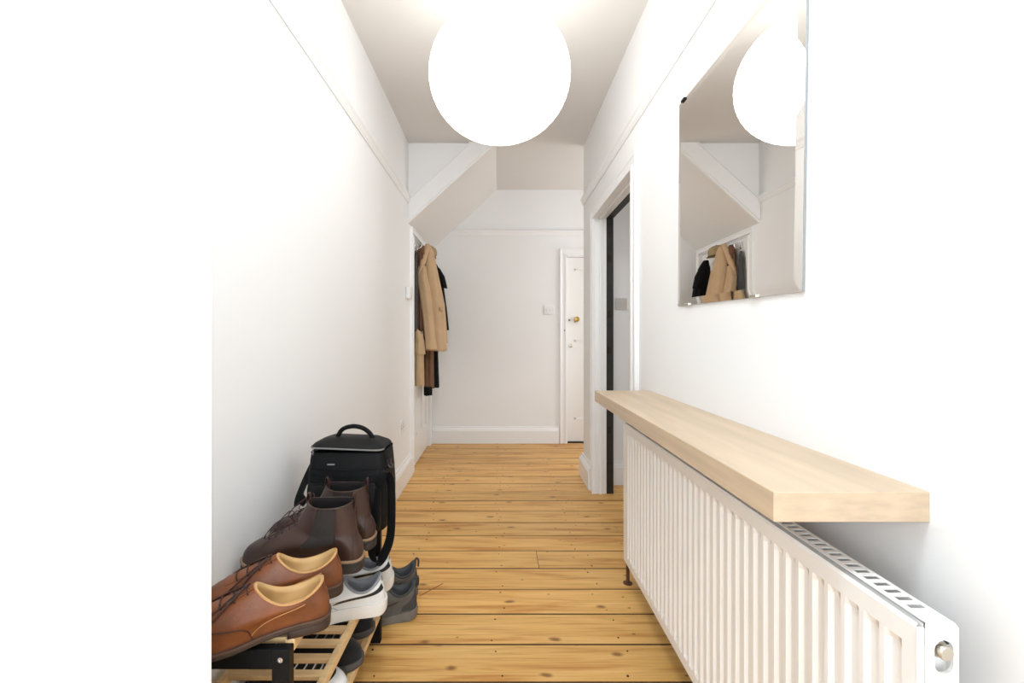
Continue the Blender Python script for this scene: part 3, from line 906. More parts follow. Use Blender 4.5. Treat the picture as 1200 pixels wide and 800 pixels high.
M_TAN = mat('tan_leather', srgb(112, 61, 29), 0.48, var=0.34, vscale=16, bump=0.12, bscale=160)
M_TANEDGE = mat('tan_edge', srgb(190, 138, 84), 0.5)
M_TANLIN = mat('beige_leather_lining', srgb(198, 160, 106), 0.55, var=0.10, vscale=20)
M_SOLEBR = mat('dark_brown_sole', srgb(50, 35, 29), 0.5, var=0.15, vscale=25)
M_WELT = mat('worn_brown_welt', srgb(80, 56, 43), 0.55, var=0.2, vscale=60)
M_LACEBR = mat('dark_brown_lace', srgb(58, 34, 24), 0.7)
M_BOOT = mat('dark_brown_leather', srgb(58, 38, 32), 0.36, var=0.28, vscale=9, bump=0.15, bscale=70)
M_BOOTTOE = mat('brown_boot_vamp', srgb(84, 58, 46), 0.40, var=0.25, vscale=14, bump=0.12, bscale=80)
M_ELASTIC = mat('charcoal_elastic', srgb(42, 37, 34), 0.85, bump=0.3, bscale=300, stretch=(1, 1, 0.15))
M_BOOTSOLE = mat('black_rubber_sole', srgb(40, 36, 32), 0.7)
M_BOOTWELT = mat('tan_boot_welt', srgb(142, 116, 90), 0.6)
M_DARKLIN = mat('black_lining', srgb(28, 25, 25), 0.9, spec=0.2)
M_WHITE = mat('white_sneaker_leather', srgb(218, 218, 216), 0.5, var=0.04, vscale=10)
M_WHITESOLE = mat('white_rubber_sole', srgb(222, 217, 210), 0.55, var=0.05, vscale=20)
M_GREYLIN = mat('grey_textile_lining', srgb(140, 142, 146), 0.9, bump=0.2, bscale=300)
M_BLKSTR = mat('black_stripe', (0.008, 0.008, 0.009), 0.5)
M_GREYSH = mat('grey_mesh_upper', srgb(96, 92, 86), 0.85, var=0.15, vscale=30, bump=0.3, bscale=260)
M_GREYSUE = mat('dark_grey_overlay', srgb(66, 64, 62), 0.8, bump=0.15, bscale=200)
M_GREYSOLE = mat('grey_rubber_sole', srgb(112, 106, 98), 0.75, var=0.1, vscale=30)
M_GREYLIN2 = mat('dark_grey_lining', srgb(74, 76, 78), 0.9)
M_BLKSUEDE = mat('black_suede', (0.012, 0.012, 0.013), 0.8, sheen=0.2, bump=0.1, bscale=200, spec=0.2)
M_BLKSOLE = mat('charcoal_sole', srgb(74, 72, 72), 0.7)
M_PRINT = mat('brown_insole_stamp', srgb(128, 92, 54), 0.6)

def place(root, heel, ang):
    """heel position and direction the toe points (deg, world)"""
    root.location = heel
    root.rotation_euler = (0, 0, R(ang - 90))

def derby(label, heel, ang, flip):
    root = tag(empty('leather_shoe', (0, 0, 0)), label, 'shoe', 'tan leather lace-up shoes on the rack')
    L = 0.305
    base = lambda y: 0.026 - 0.014 * min(1, max(0, (y - 0.18) / 0.42)) ** 1.0 + 0.010 * max(0, (y - 0.75) / 0.25) ** 2
    s = Shoe(L, 1.02, flip, base, toe_h=0.050, col=dict(y0=0.012, y1=0.475 * L, w=0.037, zs=0.074, zh=0.098, zf=0.112, pw=0.75, wt=0.06), vamp=0.092, vdrop=0.040)
    s.upper(M_TAN, root)
    fb = s.lining(M_TANLIN, root, 0.036)
    ins = s.insole(fb, M_TANLIN, root)
    rim(s, M_TANEDGE, root, 0.0020)
    s.sole(M_WELT, root, 'welt', 0.0055, lambda y: base(y) + 0.003, lambda y: base(y) - 0.003, bev=0.001)
    s.sole(M_SOLEBR, root, 'sole', 0.0045, lambda y: base(y) - 0.003, lambda y: base(y) - 0.010)
    s.sole(M_SOLEBR, root, 'heel', 0.004, lambda y: base(y) - 0.009, lambda y: 0.0, y1=0.27)
    # quarter facings over the vamp, seams, heel strip
    for sg in (-1, 1):
        s.seam('seam', M_LACEBR, root, [(0.5 + sg * 0.065, 0.62), (0.5 + sg * 0.090, 0.47), (0.5 + sg * 0.130, 0.46), (0.5 + sg * 0.180, 0.43), (0.5 + sg * 0.220, 0.24), (0.5 + sg * 0.240, 0.03)], 0.0013)
        s.seam('stitching', M_TANEDGE, root, [(0.5 + sg * 0.236, 0.10), (0.5 + sg * 0.255, 0.35), (0.5 + sg * 0.29, 0.55), (0.5 + sg * 0.33, 0.70)], 0.0008)
    s.patch('heel_strip', M_TAN, root, -0.030, 0.030, 0.45, 0.97, 0.0012, nu=6)
    # tongue
    s.patch('tongue', M_TAN, root, 0.465, 0.535, 0.55, 0.995, 0.0015, nu=6)
    # laces: bars across the facing, then a drooping bow
    for k in range(4):
        t = 0.66 + k * 0.095
        du = 0.040 + 0.004 * k
        tube('lace', [s.off(0.5 - du, t, 0.001), s.off(0.5 - du * .5, t + 0.01, 0.0045), s.off(0.5 + du * .5, t + 0.01, 0.0045), s.off(0.5 + du, t, 0.001)], 0.0017, M_LACEBR, root, n=6, steps=10)
    for sg in (1, -1):
        a = lambda u, t, d=0.0035: s.off(0.5 + sg * u, t, d)
        tube('lace_bow', [a(0.0, 0.95, 0.007), a(0.035, 0.86, 0.006), a(0.062, 0.72), a(0.085, 0.56), a(0.092, 0.48), a(0.072, 0.50), a(0.055, 0.64), a(0.030, 0.82, 0.006), a(0.0, 0.95, 0.007)], 0.0019, M_LACEBR, root, n=6, steps=40)
    lathe('lace_knot', [(0.001, -0.004), (0.005, -0.002), (0.005, 0.002), (0.001, 0.004)], s.off(0.5, 0.95, 0.007), M_LACEBR, root, n=8)
    # stamp on the insole
    for i, (dx_, w) in enumerate(((0.0, 0.016), (0.007, 0.022), (0.014, 0.014), (-0.007, 0.012))):
        MB().box(-w / 2, w / 2, 0.055 + dx_, 0.0575 + dx_, 0.0368, 0.0372).build('stamp_line', M_PRINT, ins)
    place(root, heel, ang)
    return root

def boot(label, heel, ang, flip):
    root = tag(empty('ankle_boot', (0, 0, 0)), label, 'boot', 'dark brown ankle boots on the rack')
    L = 0.315
    base = lambda y: 0.031 - 0.010 * min(1, max(0, (y - 0.2) / 0.4)) + 0.010 * max(0, (y - 0.75) / 0.25) ** 2
    s = Shoe(L, 1.0, flip, base, toe_h=0.056, col=dict(y0=0.014, y1=0.55 * L, w=0.041, zs=0.100, zh=0.102, zf=0.126, pw=0.72), vamp=0.070, vdrop=0.044, heel_bulge=0.008,
             shaft=dict(y0=0.022, y1=0.142, w=0.044, zs=0.176, zh=0.184, zf=0.186))
    s.upper(M_BOOT, root)
    fb = s.lining(M_DARKLIN, root, 0.045, th=0.003)
    s.insole(fb, M_DARKLIN, root)
    rim(s, M_BOOT, root, 0.0022)
    s.sole(M_BOOTWELT, root, 'welt', 0.0060, lambda y: base(y) + 0.004, lambda y: base(y) - 0.003, bev=0.001)
    s.sole(M_BOOTSOLE, root, 'sole', 0.0050, lambda y: base(y) - 0.003, lambda y: base(y) - 0.015)
    s.sole(M_BOOTSOLE, root, 'heel', 0.0045, lambda y: base(y) - 0.010, lambda y: 0.0, y1=0.30)
    s.sole(M_BOOTSOLE, root, 'forefoot_tread', 0.002, lambda y: base(y) - 0.010, lambda y: max(0, base(y) - 0.0215))
    for sg in (1, -1):
        u0, u1 = 0.25 - 0.065, 0.25 + 0.070
        if sg < 0: u0, u1 = 1 - u1, 1 - u0
        p = s.patch('elastic_panel', M_ELASTIC, root, u0, u1, 0.55, 1.97, 0.0010, nu=12, nt=18,
                    ft=lambda k: (0.50 + 0.9 * abs(k - 0.5) ** 2, 1.97))
        for uu in (u0, u1):
            s.seam('seam', M_BOOT, root, [(uu, 0.60), (uu, 0.9), (uu, 1.4), (uu, 1.98)], 0.0014, 0.0008)
    for sg in (-1, 1):
        s.seam('seam', M_LACEBR, root, [(0.5 + sg * 0.05, 0.62), (0.5 + sg * 0.10, 0.42), (0.5 + sg * 0.17, 0.28), (0.5 + sg * 0.22, 0.03)], 0.0010)
        s.seam('seam', M_LACEBR, root, [(sg * 0.10, 0.05), (sg * 0.09, 0.5), (sg * 0.06, 0.95), (sg * 0.012, 1.05)], 0.0010)
    # pull tabs
    for (u, w) in ((0.0, 0.012), (0.5, 0.012)):
        c = s.at(u, 2.0); yd = -1 if u == 0 else 1
        tube('pull_tab', [c + Vector((0, yd * 0.003, -0.022)), c + Vector((0, yd * 0.004, 0.006)), c + Vector((0, yd * 0.001, 0.020)), c + Vector((0, -yd * 0.004, 0.010)), c + Vector((0, -yd * 0.005, -0.018))], w * 0.62, M_BOOT, root, n=10, steps=16, r2=0.0016, side=(1, 0, 0))
    # laces
    for k in range(5):
        t = 0.66 + k * 0.085
        tube('lace', [s.off(0.458, t, 0.001), s.off(0.48, t + 0.01, 0.004), s.off(0.52, t + 0.01, 0.004), s.off(0.542, t, 0.001)], 0.0016, M_LACEBR, root, n=6, steps=10)
    for sg in (1, -1):
        c = s.off(0.5, 0.98, 0.005)
        tube('lace_bow', [c, c + Vector((sg * 0.018, 0.012, 0.022)), c + Vector((sg * 0.038, 0.040, 0.006)), c + Vector((sg * 0.036, 0.064, -0.026)), c + Vector((sg * 0.020, 0.050, -0.026)), c], 0.0014, M_LACEBR, root, n=6, steps=30)
    place(root, heel, ang)
    return root

def sneaker(label, heel, ang, flip):
    root = tag(empty('white_sneaker', (0, 0, 0)), label, 'sneaker', 'white sneakers with black stripe on the rack')
    L = 0.300
    top = lambda y: 0.036 + 0.004 * max(0, (0.25 - y) / 0.25) + 0.004 * max(0, (y - 0.8) / 0.2) ** 2
    bot = lambda y: 0.012 * max(0, (y - 0.78) / 0.22) ** 2 + 0.006 * max(0, (0.06 - y) / 0.06) ** 2
    s = Shoe(L, 1.03, flip, lambda y: top(y) - 0.004, toe_h=0.050, col=dict(y0=0.016, y1=0.40 * L, w=0.037, zs=0.078, zh=0.108, zf=0.108, pw=0.72), vamp=0.10, vdrop=0.034, heel_bulge=0.003)
    s.upper(M_WHITE, root)
    fb = s.lining(M_GREYLIN, root, 0.044, th=0.006)
    s.insole(fb, M_DARKLIN, root)
    rim(s, M_GREYLIN, root, 0.0038)
    s.sole(M_WHITESOLE, root, 'sole', 0.0055, top, bot, bev=0.004)
    s.sole(M_WHITE, root, 'sole_groove', 0.0062, lambda y: top(y) - 0.006, lambda y: top(y) - 0.009, bev=0.0008)
    for sg in (-1, 1):
        a = 0.5 - sg * 0.22; b = 0.5 - sg * 0.455
        s.patch('side_stripe', M_BLKSTR, root, a, b, 0.3, 0.4, 0.0014, nu=20, nt=2, ft=lambda k: (0.22 + 0.22 * k, 0.50 + 0.20 * k))
        s.seam('seam', M_GREYLIN, root, [(0.5 - sg * 0.05, 0.6), (0.5 - sg * 0.10, 0.38), (0.5 - sg * 0.2, 0.2), (0.5 - sg * 0.25, 0.02)], 0.0008)
    s.patch('heel_tab', M_WHITE, root, -0.045, 0.045, 0.52, 0.98, 0.0022, nu=8)
    s.patch('heel_logo', M_GREYSUE, root, -0.025, 0.025, 0.72, 0.80, 0.0030, nu=6, nt=2)
    s.patch('tongue', M_WHITE, root, 0.462, 0.538, 0.6, 1.0, 0.003, nu=8)
    for k in range(6):
        t = 0.62 + k * 0.065
        tube('lace', [s.off(0.455, t, 0.001), s.off(0.48, t, 0.0055), s.off(0.52, t, 0.0055), s.off(0.545, t, 0.001)], 0.0030, M_WHITE, root, n=6, steps=10, r2=0.0014, side=(0, 1, 0.2))
    place(root, heel, ang)
    return root

def trainer(label, heel, ang, flip):
    root = tag(empty('grey_trainer', (0, 0, 0)), label, 'trainer', 'grey running shoes on the floor')
    L = 0.285
    top = lambda y: 0.030 + 0.012 * max(0, (0.35 - y) / 0.35) + 0.006 * max(0, (y - 0.75) / 0.25) ** 2
    bot = lambda y: 0.014 * max(0, (y - 0.72) / 0.28) ** 2 + 0.010 * max(0, (0.10 - y) / 0.10) ** 1.5
    s = Shoe(L, 1.05, flip, lambda y: top(y) - 0.004, toe_h=0.046, col=dict(y0=0.004, y1=0.41 * L, w=0.037, zs=0.102, zh=0.140, zf=0.150, pw=0.72, ph=2.5), vamp=0.095, vdrop=0.040, heel_bulge=0.008)
    s.upper(M_GREYSH, root)
    fb = s.lining(M_GREYLIN2, root, 0.042, th=0.007)
    s.insole(fb, M_DARKLIN, root)
    rim(s, M_GREYSUE, root, 0.0045)
    s.sole(M_GREYSOLE, root, 'sole', 0.0070, top, bot, bev=0.005)
    s.sole(M_BOOTSOLE, root, 'outsole', 0.0055, lambda y: bot(y) + 0.004, lambda y: bot(y), bev=0.001)
    for sg in (-1, 1):
        s.patch('heel_overlay', M_GREYSUE, root, sg * 0.04, sg * 0.17, 0.1, 0.8, 0.0016, nu=10, ft=lambda k: (0.03 + 0.05 * k, 0.80 - 0.55 * k))
        s.patch('side_overlay', M_GREYSUE, root, 0.5 - sg * 0.12, 0.5 - sg * 0.27, 0.1, 0.5, 0.0016, nu=10, ft=lambda k: (0.12 + 0.42 * k, 0.30 + 0.40 * k))
        s.patch('lace_stay', M_GREYSUE, root, 0.5 - sg * 0.04, 0.5 - sg * 0.075, 0.6, 0.99, 0.0018, nu=5)
    s.patch('toe_cap', M_GREYSUE, root, 0.40, 0.60, 0.02, 0.28, 0.0016, nu=14)
    s.patch('tongue', M_GREYSUE, root, 0.466, 0.534, 0.6, 1.0, 0.005, nu=8)
    for k in range(5):
        t = 0.64 + k * 0.075
        tube('lace', [s.off(0.45, t, 0.001), s.off(0.48, t, 0.0075), s.off(0.52, t, 0.0075), s.off(0.55, t, 0.001)], 0.0022, M_GREYLIN2, root, n=6, steps=10)
    c = s.at(0.0, 1.0)
    tube('pull_tab', [c + Vector((0, 0.002, 0.002)), c + Vector((0, -0.006, 0.012)), c + Vector((0, -0.014, 0.004)), c + Vector((0, -0.013, -0.022))], 0.008, M_GREYSUE, root, n=10, steps=14, r2=0.0038, side=(1, 0, 0))
    c = s.at(0.5, 1.0)
    tube('tongue_tip', [c + Vector((0, 0.010, -0.01)), c + Vector((0, 0.006, 0.012)), c + Vector((0, 0.010, 0.024))], 0.016, M_GREYSUE, root, n=10, steps=10, r2=0.004, side=(1, 0, 0))
    place(root, heel, ang)
    return root

def low_shoe(label, heel, ang, flip, white_toe=False):
    root = tag(empty('black_shoe', (0, 0, 0)), label, 'shoe', 'black shoes on the bottom tier')
    L = 0.270
    top = lambda y: 0.022 + 0.004 * max(0, (y - 0.75) / 0.25) ** 2
    bot = lambda y: 0.006 * max(0, (y - 0.78) / 0.22) ** 2
    s = Shoe(L, 1.03, flip, lambda y: top(y) - 0.003, toe_h=0.046, col=dict(y0=0.010, y1=0.42 * L, w=0.035, zs=0.066, zh=0.086, zf=0.096, pw=0.75), vamp=0.10, vdrop=0.034)
    s.upper(M_BLKSUEDE, root)
    fb = s.lining(M_DARKLIN, root, 0.030)
    s.insole(fb, M_DARKLIN, root)
    rim(s, M_BLKSUEDE, root, 0.0022)
    s.sole(M_WHITESOLE if white_toe else M_BLKSOLE, root, 'sole', 0.0050, top, bot, bev=0.002)
    s.patch('tongue', M_BLKSUEDE, root, 0.464, 0.536, 0.6, 0.995, 0.003, nu=6)
    s.seam('seam', M_BLKSOLE, root, [(0.36, 0.04), (0.40, 0.40), (0.45, 0.54), (0.5, 0.56), (0.55, 0.54), (0.60, 0.40), (0.64, 0.04)], 0.0010)
    if white_toe:
        s.patch('toe_cap', M_WHITE, root, 0.395, 0.605, 0.02, 0.44, 0.0018, nu=16)
    lm = M_WHITE if white_toe else M_GREYLIN
    for k in range(4):
        t = 0.66 + k * 0.085
        tube('lace', [s.off(0.455, t, 0.001), s.off(0.48, t, 0.0055), s.off(0.52, t, 0.0055), s.off(0.545, t, 0.001)], 0.0022, lm, root, n=6, steps=10)
    place(root, heel, ang)
    return root

derby('tan leather lace-up shoe at the very front of the rack top', (-0.378, 0.985, ZT), 180 + 24, False)
derby('tan leather lace-up shoe between its twin and the boots', (-0.394, 1.110, ZT), 180 + 24, True)
boot('dark brown ankle boot just behind the tan shoes', (-0.374, 1.212, ZT), 180 + 3, False)
boot('dark brown ankle boot between the other boot and the black bag', (-0.376, 1.336, ZT), 180 - 1, True)
sneaker('white sneaker with black stripe on the middle tier, nearer one', (-0.352, 1.375, ZM), 180 + 15, False)
sneaker('white sneaker half hidden behind its twin under the black strap', (-0.362, 1.505, ZM), 180 + 13, True)
trainer('grey trainer on the floor at the rack end, nearer of two', (-0.330, 1.755, 0), 180 + 16, False)
trainer('grey trainer on the floor, farther one behind its twin', (-0.355, 1.895, 0), 180 + 24, True)
low_shoe('black suede shoe on the bottom tier with toe poking out in front', (-0.683, 1.340, ZL), 0, False)
low_shoe('black suede shoe on the bottom tier tucked by the far leg', (-0.690, 1.482, ZL), 0, True)
low_shoe('black shoe with white toe cap on the bottom tier, nearest one', (-0.690, 1.218, ZL), 0, True, True)

# thin twig lying by the trainers
tube('wood_splinter', [(-0.338, 1.878, 0.0015), (-0.29, 1.93, 0.002), (-0.250, 1.975, 0.0015)], 0.0015, mat('brown_twig', srgb(150, 84, 44), 0.7), None, n=6, steps=8)
tag(bpy.data.objects['wood_splinter'], 'thin brown splinter lying on the floor beside the grey trainers', 'splinter')

# ------------------------------------------------------------------ black bag
M_BAG = mat('black_nylon', (0.0045, 0.0045, 0.005), 0.62, bump=0.25, bscale=350, spec=0.2)
M_BAG2 = mat('black_nylon_panel', (0.006, 0.006, 0.0065), 0.55, bump=0.2, bscale=300, spec=0.2)
M_WEB = mat('black_webbing', (0.004, 0.004, 0.0045), 0.75, bump=0.4, bscale=500, spec=0.2)
M_PIPING = mat('grey_piping', srgb(120, 118, 116), 0.6)
BX, BY = -0.494, 1.500
bag = tag(empty('camera_bag', (BX, BY, ZT)), 'black padded shoulder bag with top handle and hanging strap', 'bag')
def rrect(cx, cy, hx, hy, r, z, n=6):
    out = []
    for qx, qy, a0 in ((1, -1, -90), (1, 1, 0), (-1, 1, 90), (-1, -1, 180)):
        for i in range(n):
            a = R(a0 + 90 * i / (n - 1))
            out.append(Vector((cx + qx * (hx - r) + r * math.cos(a), cy + qy * (hy - r) + r * math.sin(a), z)))
    return out
rs = [rrect(0, 0, 0.118, 0.068, 0.02, 0.001), rrect(0, 0, 0.126, 0.076, 0.025, 0.010), rrect(0, 0, 0.130, 0.080, 0.03, 0.06), rrect(0, 0, 0.131, 0.081, 0.03, 0.13),
      rrect(0, 0.002, 0.127, 0.079, 0.03, 0.19), rrect(0, 0.004, 0.122, 0.076, 0.028, 0.238), rrect(0, 0.005, 0.120, 0.075, 0.028, 0.252)]
rim_in = [rrect(0, 0.005, 0.112, 0.067, 0.022, 0.252), rrect(0, 0.005, 0.108, 0.064, 0.02, 0.20)]
MB().loops(rs + rim_in).build('body', M_BAG, bag, angle=45)
tube('body_piping', [*(p + Vector((0, 0, 0.001)) for p in rrect(0, 0.005, 0.120, 0.075, 0.028, 0.252)), rrect(0, 0.005, 0.120, 0.075, 0.028, 0.253)[0]], 0.0022, M_WEB, bag, n=6)
# lid: hinged at the back, propped slightly open at the left front
def lidpt(x, y, z): return Vector((x, y, z + 0.003 + 0.026 * (0.5 - x / 0.24) * 0.35 - 0.05 * (y + 0.0) * 0.35))
l0 = [lidpt(p.x, p.y, 0.254) for p in rrect(-0.001, 0.003, 0.116, 0.074, 0.026, 0)]
l1 = [lidpt(p.x, p.y, 0.260) for p in rrect(-0.001, 0.003, 0.118, 0.076, 0.028, 0)]
l2 = [lidpt(p.x, p.y, 0.268) for p in rrect(-0.001, 0.006, 0.112, 0.068, 0.028, 0)]
l3 = [lidpt(p.x, p.y, 0.281) for p in rrect(-0.001, 0.016, 0.080, 0.040, 0.02, 0)]
lid = MB().loops([l0, l1, l2, l3]).build('lid', M_BAG2, bag, angle=45)
fp = [p for p in l1 if p.y < 0.0]
fp = sorted(fp, key=lambda p: p.x)
tube('lid_piping', [p + Vector((0, -0.001, -0.002)) for p in fp], 0.0028, M_PIPING, lid, n=6)
tube('zip_pull', [l0[-3] + Vector((0, -0.004, 0)), l0[-3] + Vector((0, -0.006, -0.018))], 0.0022, M_PIPING, lid, n=6)
tube('handle', [(-0.054, 0.012, 0.273), (-0.054, 0.010, 0.292), (-0.036, 0.008, 0.316), (0.0, 0.008, 0.325), (0.036, 0.008, 0.316), (0.060, 0.010, 0.292), (0.062, 0.012, 0.268)], 0.0075, M_WEB, bag, n=10, steps=28)
for x in (-0.054, 0.062):
    box('handle_anchor', x - 0.010, x + 0.010, 0.002, 0.022, 0.262, 0.288, M_WEB, bag, bevel=0.003)
# front pocket, seams, tag
pk = [rrect(0, -0.082, 0.112, 0.010, 0.006, 0.012), rrect(0, -0.086, 0.116, 0.014, 0.010, 0.03), rrect(0, -0.086, 0.116, 0.014, 0.010, 0.145), rrect(0, -0.082, 0.112, 0.008, 0.006, 0.162)]
pko = MB().loops(pk).build('front_pocket', M_BAG2, bag, angle=45)
tube('pocket_zip', [(-0.108, -0.091, 0.158), (0, -0.0925, 0.160), (0.108, -0.091, 0.158)], 0.0022, M_WEB, pko, n=6, steps=10)
for z in (0.185, 0.205):
    tube('front_seam', [(-0.105, -0.077, z), (0, -0.0795, z - 0.004), (0.105, -0.077, z)], 0.0013, M_WEB, bag, n=5, steps=12)
box('maker_tag', -0.058, -0.034, -0.0775, -0.0735, 0.216, 0.221, M_PIPING, bag, bevel=0.001)
# side buckle and strap loops
box('strap_buckle', 0.120, 0.134, -0.046, -0.016, 0.196, 0.226, M_BLACK, bag, bevel=0.003)
tube('d_ring', [(0.130, -0.046, 0.21), (0.140, -0.046, 0.20), (0.140, -0.018, 0.20), (0.130, -0.018, 0.21)], 0.002, M_DARK, bag, n=6, steps=14)
tube('shoulder_strap', [(0.110, -0.096, 0.150), (0.124, -0.104, 0.186), (0.140, -0.100, 0.200), (0.152, -0.098, 0.160), (0.154, -0.098, 0.08), (0.150, -0.098, 0.00), (0.134, -0.100, -0.050), (0.112, -0.102, -0.080), (0.094, -0.104, -0.060), (0.094, -0.104, 0.00), (0.104, -0.104, 0.08), (0.108, -0.100, 0.150)],
     0.0175, M_WEB, bag, n=10, steps=60, r2=0.0028, side=(0.85, -0.53, 0.0))
tube('shoulder_strap', [(-0.128, -0.02, 0.20), (-0.146, -0.04, 0.15), (-0.152, -0.07, 0.11), (-0.140, -0.092, 0.10), (-0.120, -0.096, 0.12)], 0.0165, M_WEB, bag, n=10, steps=24, r2=0.0032, side=(0.9, -0.3, 0.3))

# ------------------------------------------------------------------ coats on the cupboard door
M_BEIGE = mat('beige_cotton', srgb(190, 159, 123), 0.85, var=0.06, vscale=10, bump=0.25, bscale=120, sheen=0.1)
M_BEIGE2 = mat('sand_wool', srgb(184, 157, 120), 0.9, var=0.08, vscale=12, bump=0.3, bscale=160)
M_BROWNC = mat('brown_suede', srgb(104, 70, 50), 0.8, var=0.15, vscale=10, bump=0.2, bscale=80)
M_BROWNS = mat('brown_wool', srgb(112, 82, 58), 0.95, var=0.12, vscale=30, bump=0.3, bscale=200)
M_BLACKC = mat('black_cotton', (0.006, 0.006, 0.0065), 0.85, bump=0.2, bscale=120, spec=0.2)
M_NAVY = mat('black_navy_wool', (0.006, 0.007, 0.010), 0.9, bump=0.2, bscale=160, spec=0.2)
M_GREYC = mat('charcoal_cloth', srgb(66, 66, 66), 0.9, bump=0.2, bscale=120)
M_KHAKI = mat('khaki_canvas', srgb(158, 138, 102), 0.85, var=0.1, vscale=20, bump=0.2, bscale=200)
M_LINCOAT = mat('tan_check_lining', srgb(150, 116, 78), 0.9)

def garment(name, m, parent, rings, n=56, folds=7, seed=0, th=0.003):
    """rings: (z, cx, cy, ax, ay, fold amplitude); stacked into a hollow hanging shape"""
    rnd = random.Random(seed); ph = [rnd.uniform(0, 6.28) for _ in range(4)]
    P = []
    NZ = 26
    for i in range(NZ):
        t = i / (NZ - 1) * (len(rings) - 1); k = min(int(t), len(rings) - 2); q = t - k; q = q * q * (3 - 2 * q)
        r = [a + (b - a) * q for a, b in zip(rings[k], rings[k + 1])]
        z, cx, cy, ax, ay, am = r
        row = []
        for j in range(n):
            a = 2 * PI * j / n
            w = 1 + am * (0.6 * math.sin(folds * a + ph[0] + 2.0 * z) + 0.4 * math.sin((folds * 2 - 3) * a + ph[1] - 3 * z))
            row.append(Vector((cx + ax * w * math.cos(a), cy + ay * w * math.sin(a), z + 0.006 * am * 5 * math.sin(3 * a + ph[2]) * (i == NZ - 1))))
        P.append(row)
    mb = MB(); mb.loops(P, True, False)
    o = mb.build(name, m, parent, smooth=True)
    md = o.modifiers.new('cloth', 'SOLIDIFY'); md.thickness = th; md.offset = -1
    return o

def coat_root(name, y, z, label, cat='coat', group='coats on the cupboard door'):
    return tag(empty(name, (XL, y, z)), label, cat, group)

# hooks over the door
for i, y in enumerate((3.72, 3.86, 4.00, 4.16)):
    hk = tag(empty('door_hook', (XL, y, 1.86)), ('white hook on the cupboard door nearest the left wall edge', 'white hook on the cupboard door holding the beige trench coat', 'white hook on the cupboard door behind the trench coat', 'white hook on the cupboard door farthest along, with black jacket')[i], 'hook', 'hooks on the cupboard door')
    box('back_plate', 0.0, 0.006, -0.012, 0.012, -0.03, 0.03, M_CHROME, hk, bevel=0.001)
    tube('hook_arm', [(0.005, 0, -0.006), (0.03, 0, -0.022), (0.055, 0, -0.012), (0.062, 0, 0.012)], 0.0045, M_CHROME, hk, n=8, steps=14)

# charcoal jacket nearest the wall edge
c = coat_root('jacket', 3.70, 1.80, 'charcoal jacket squeezed against the door frame, mostly hidden')
garment('body', M_GREYC, c, [(0.0, 0.012, 0, 0.006, 0.012, 0.05), (-0.05, 0.014, 0.0, 0.010, 0.035, 0.10), (-0.20, 0.016, 0.0, 0.012, 0.045, 0.12), (-0.66, 0.017, 0.0, 0.013, 0.05, 0.14)], seed=1)
garment('collar', M_GREYC, c, [(0.012, 0.014, 0, 0.007, 0.016, 0.05), (-0.02, 0.016, 0.0, 0.011, 0.024, 0.05), (-0.06, 0.016, 0, 0.012, 0.032, 0.05)], seed=2)
# brown jacket
c = coat_root('jacket', 3.80, 1.87, 'brown suede jacket hanging just left of the beige trench coat')
garment('body', M_BROWNC, c, [(0.0, 0.040, 0, 0.012, 0.012, 0.05), (-0.04, 0.042, 0, 0.032, 0.040, 0.08), (-0.18, 0.044, 0, 0.036, 0.048, 0.10), (-0.72, 0.046, 0, 0.036, 0.050, 0.14)], seed=4)
garment('collar', M_BROWNC, c, [(0.012, 0.044, 0, 0.016, 0.020, 0.05), (-0.03, 0.046, 0, 0.032, 0.036, 0.05), (-0.07, 0.048, 0, 0.038, 0.044, 0.05)], seed=5)
# long sand coat low down in front
c = coat_root('long_coat', 3.705, 1.16, 'long sand coloured coat showing its straight hem lowest at left')
garment('body', M_BEIGE2, c, [(0.0, 0.020, 0, 0.012, 0.03, 0.03), (-0.05, 0.040, 0.0, 0.030, 0.055, 0.05), (-0.30, 0.044, 0.0, 0.036, 0.060, 0.05), (-0.47, 0.046, 0.0, 0.038, 0.062, 0.06)], seed=7, folds=5)
garment('cape_tier', M_BEIGE2, c, [(-0.02, 0.034, 0.0, 0.024, 0.05, 0.05), (-0.10, 0.046, 0.0, 0.036, 0.064, 0.06), (-0.21, 0.048, 0.0, 0.042, 0.068, 0.08)], seed=8, folds=5)
# main beige trench coat
c = coat_root('trench_coat', 3.86, 1.880, 'beige trench coat hanging in front of the other coats')
garment('body', M_BEIGE, c, [(0.0, 0.092, 0.0, 0.024, 0.020, 0.03), (-0.04, 0.094, 0.0, 0.044, 0.042, 0.04), (-0.16, 0.100, 0.0, 0.062, 0.066, 0.06), (-0.30, 0.108, 0.0, 0.080, 0.076, 0.07), (-0.50, 0.136, 0.0, 0.084, 0.086, 0.08), (-0.80, 0.158, 0.0, 0.086, 0.096, 0.09), (-0.905, 0.162, 0.0, 0.088, 0.098, 0.09)], seed=9, folds=6, th=0.004)
garment('hood', M_BEIGE, c, [(0.018, 0.090, -0.020, 0.018, 0.020, 0.04), (-0.04, 0.080, -0.046, 0.028, 0.030, 0.05), (-0.16, 0.054, -0.082, 0.028, 0.028, 0.06), (-0.26, 0.030, -0.100, 0.014, 0.018, 0.06)], seed=10, folds=5)
slv = garment('sleeve', M_BEIGE, c, [(-0.18, 0.060, -0.068, 0.024, 0.026, 0.04), (-0.28, 0.056, -0.090, 0.046, 0.038, 0.05), (-0.40, 0.080, -0.096, 0.050, 0.040, 0.07), (-0.66, 0.112, -0.100, 0.046, 0.040, 0.08), (-0.885, 0.132, -0.100, 0.046, 0.040, 0.05)], seed=11, folds=5)
garment('cuff', M_BEIGE, slv, [(-0.82, 0.127, -0.100, 0.049, 0.043, 0.05), (-0.890, 0.132, -0.100, 0.051, 0.044, 0.05)], seed=11, folds=5)
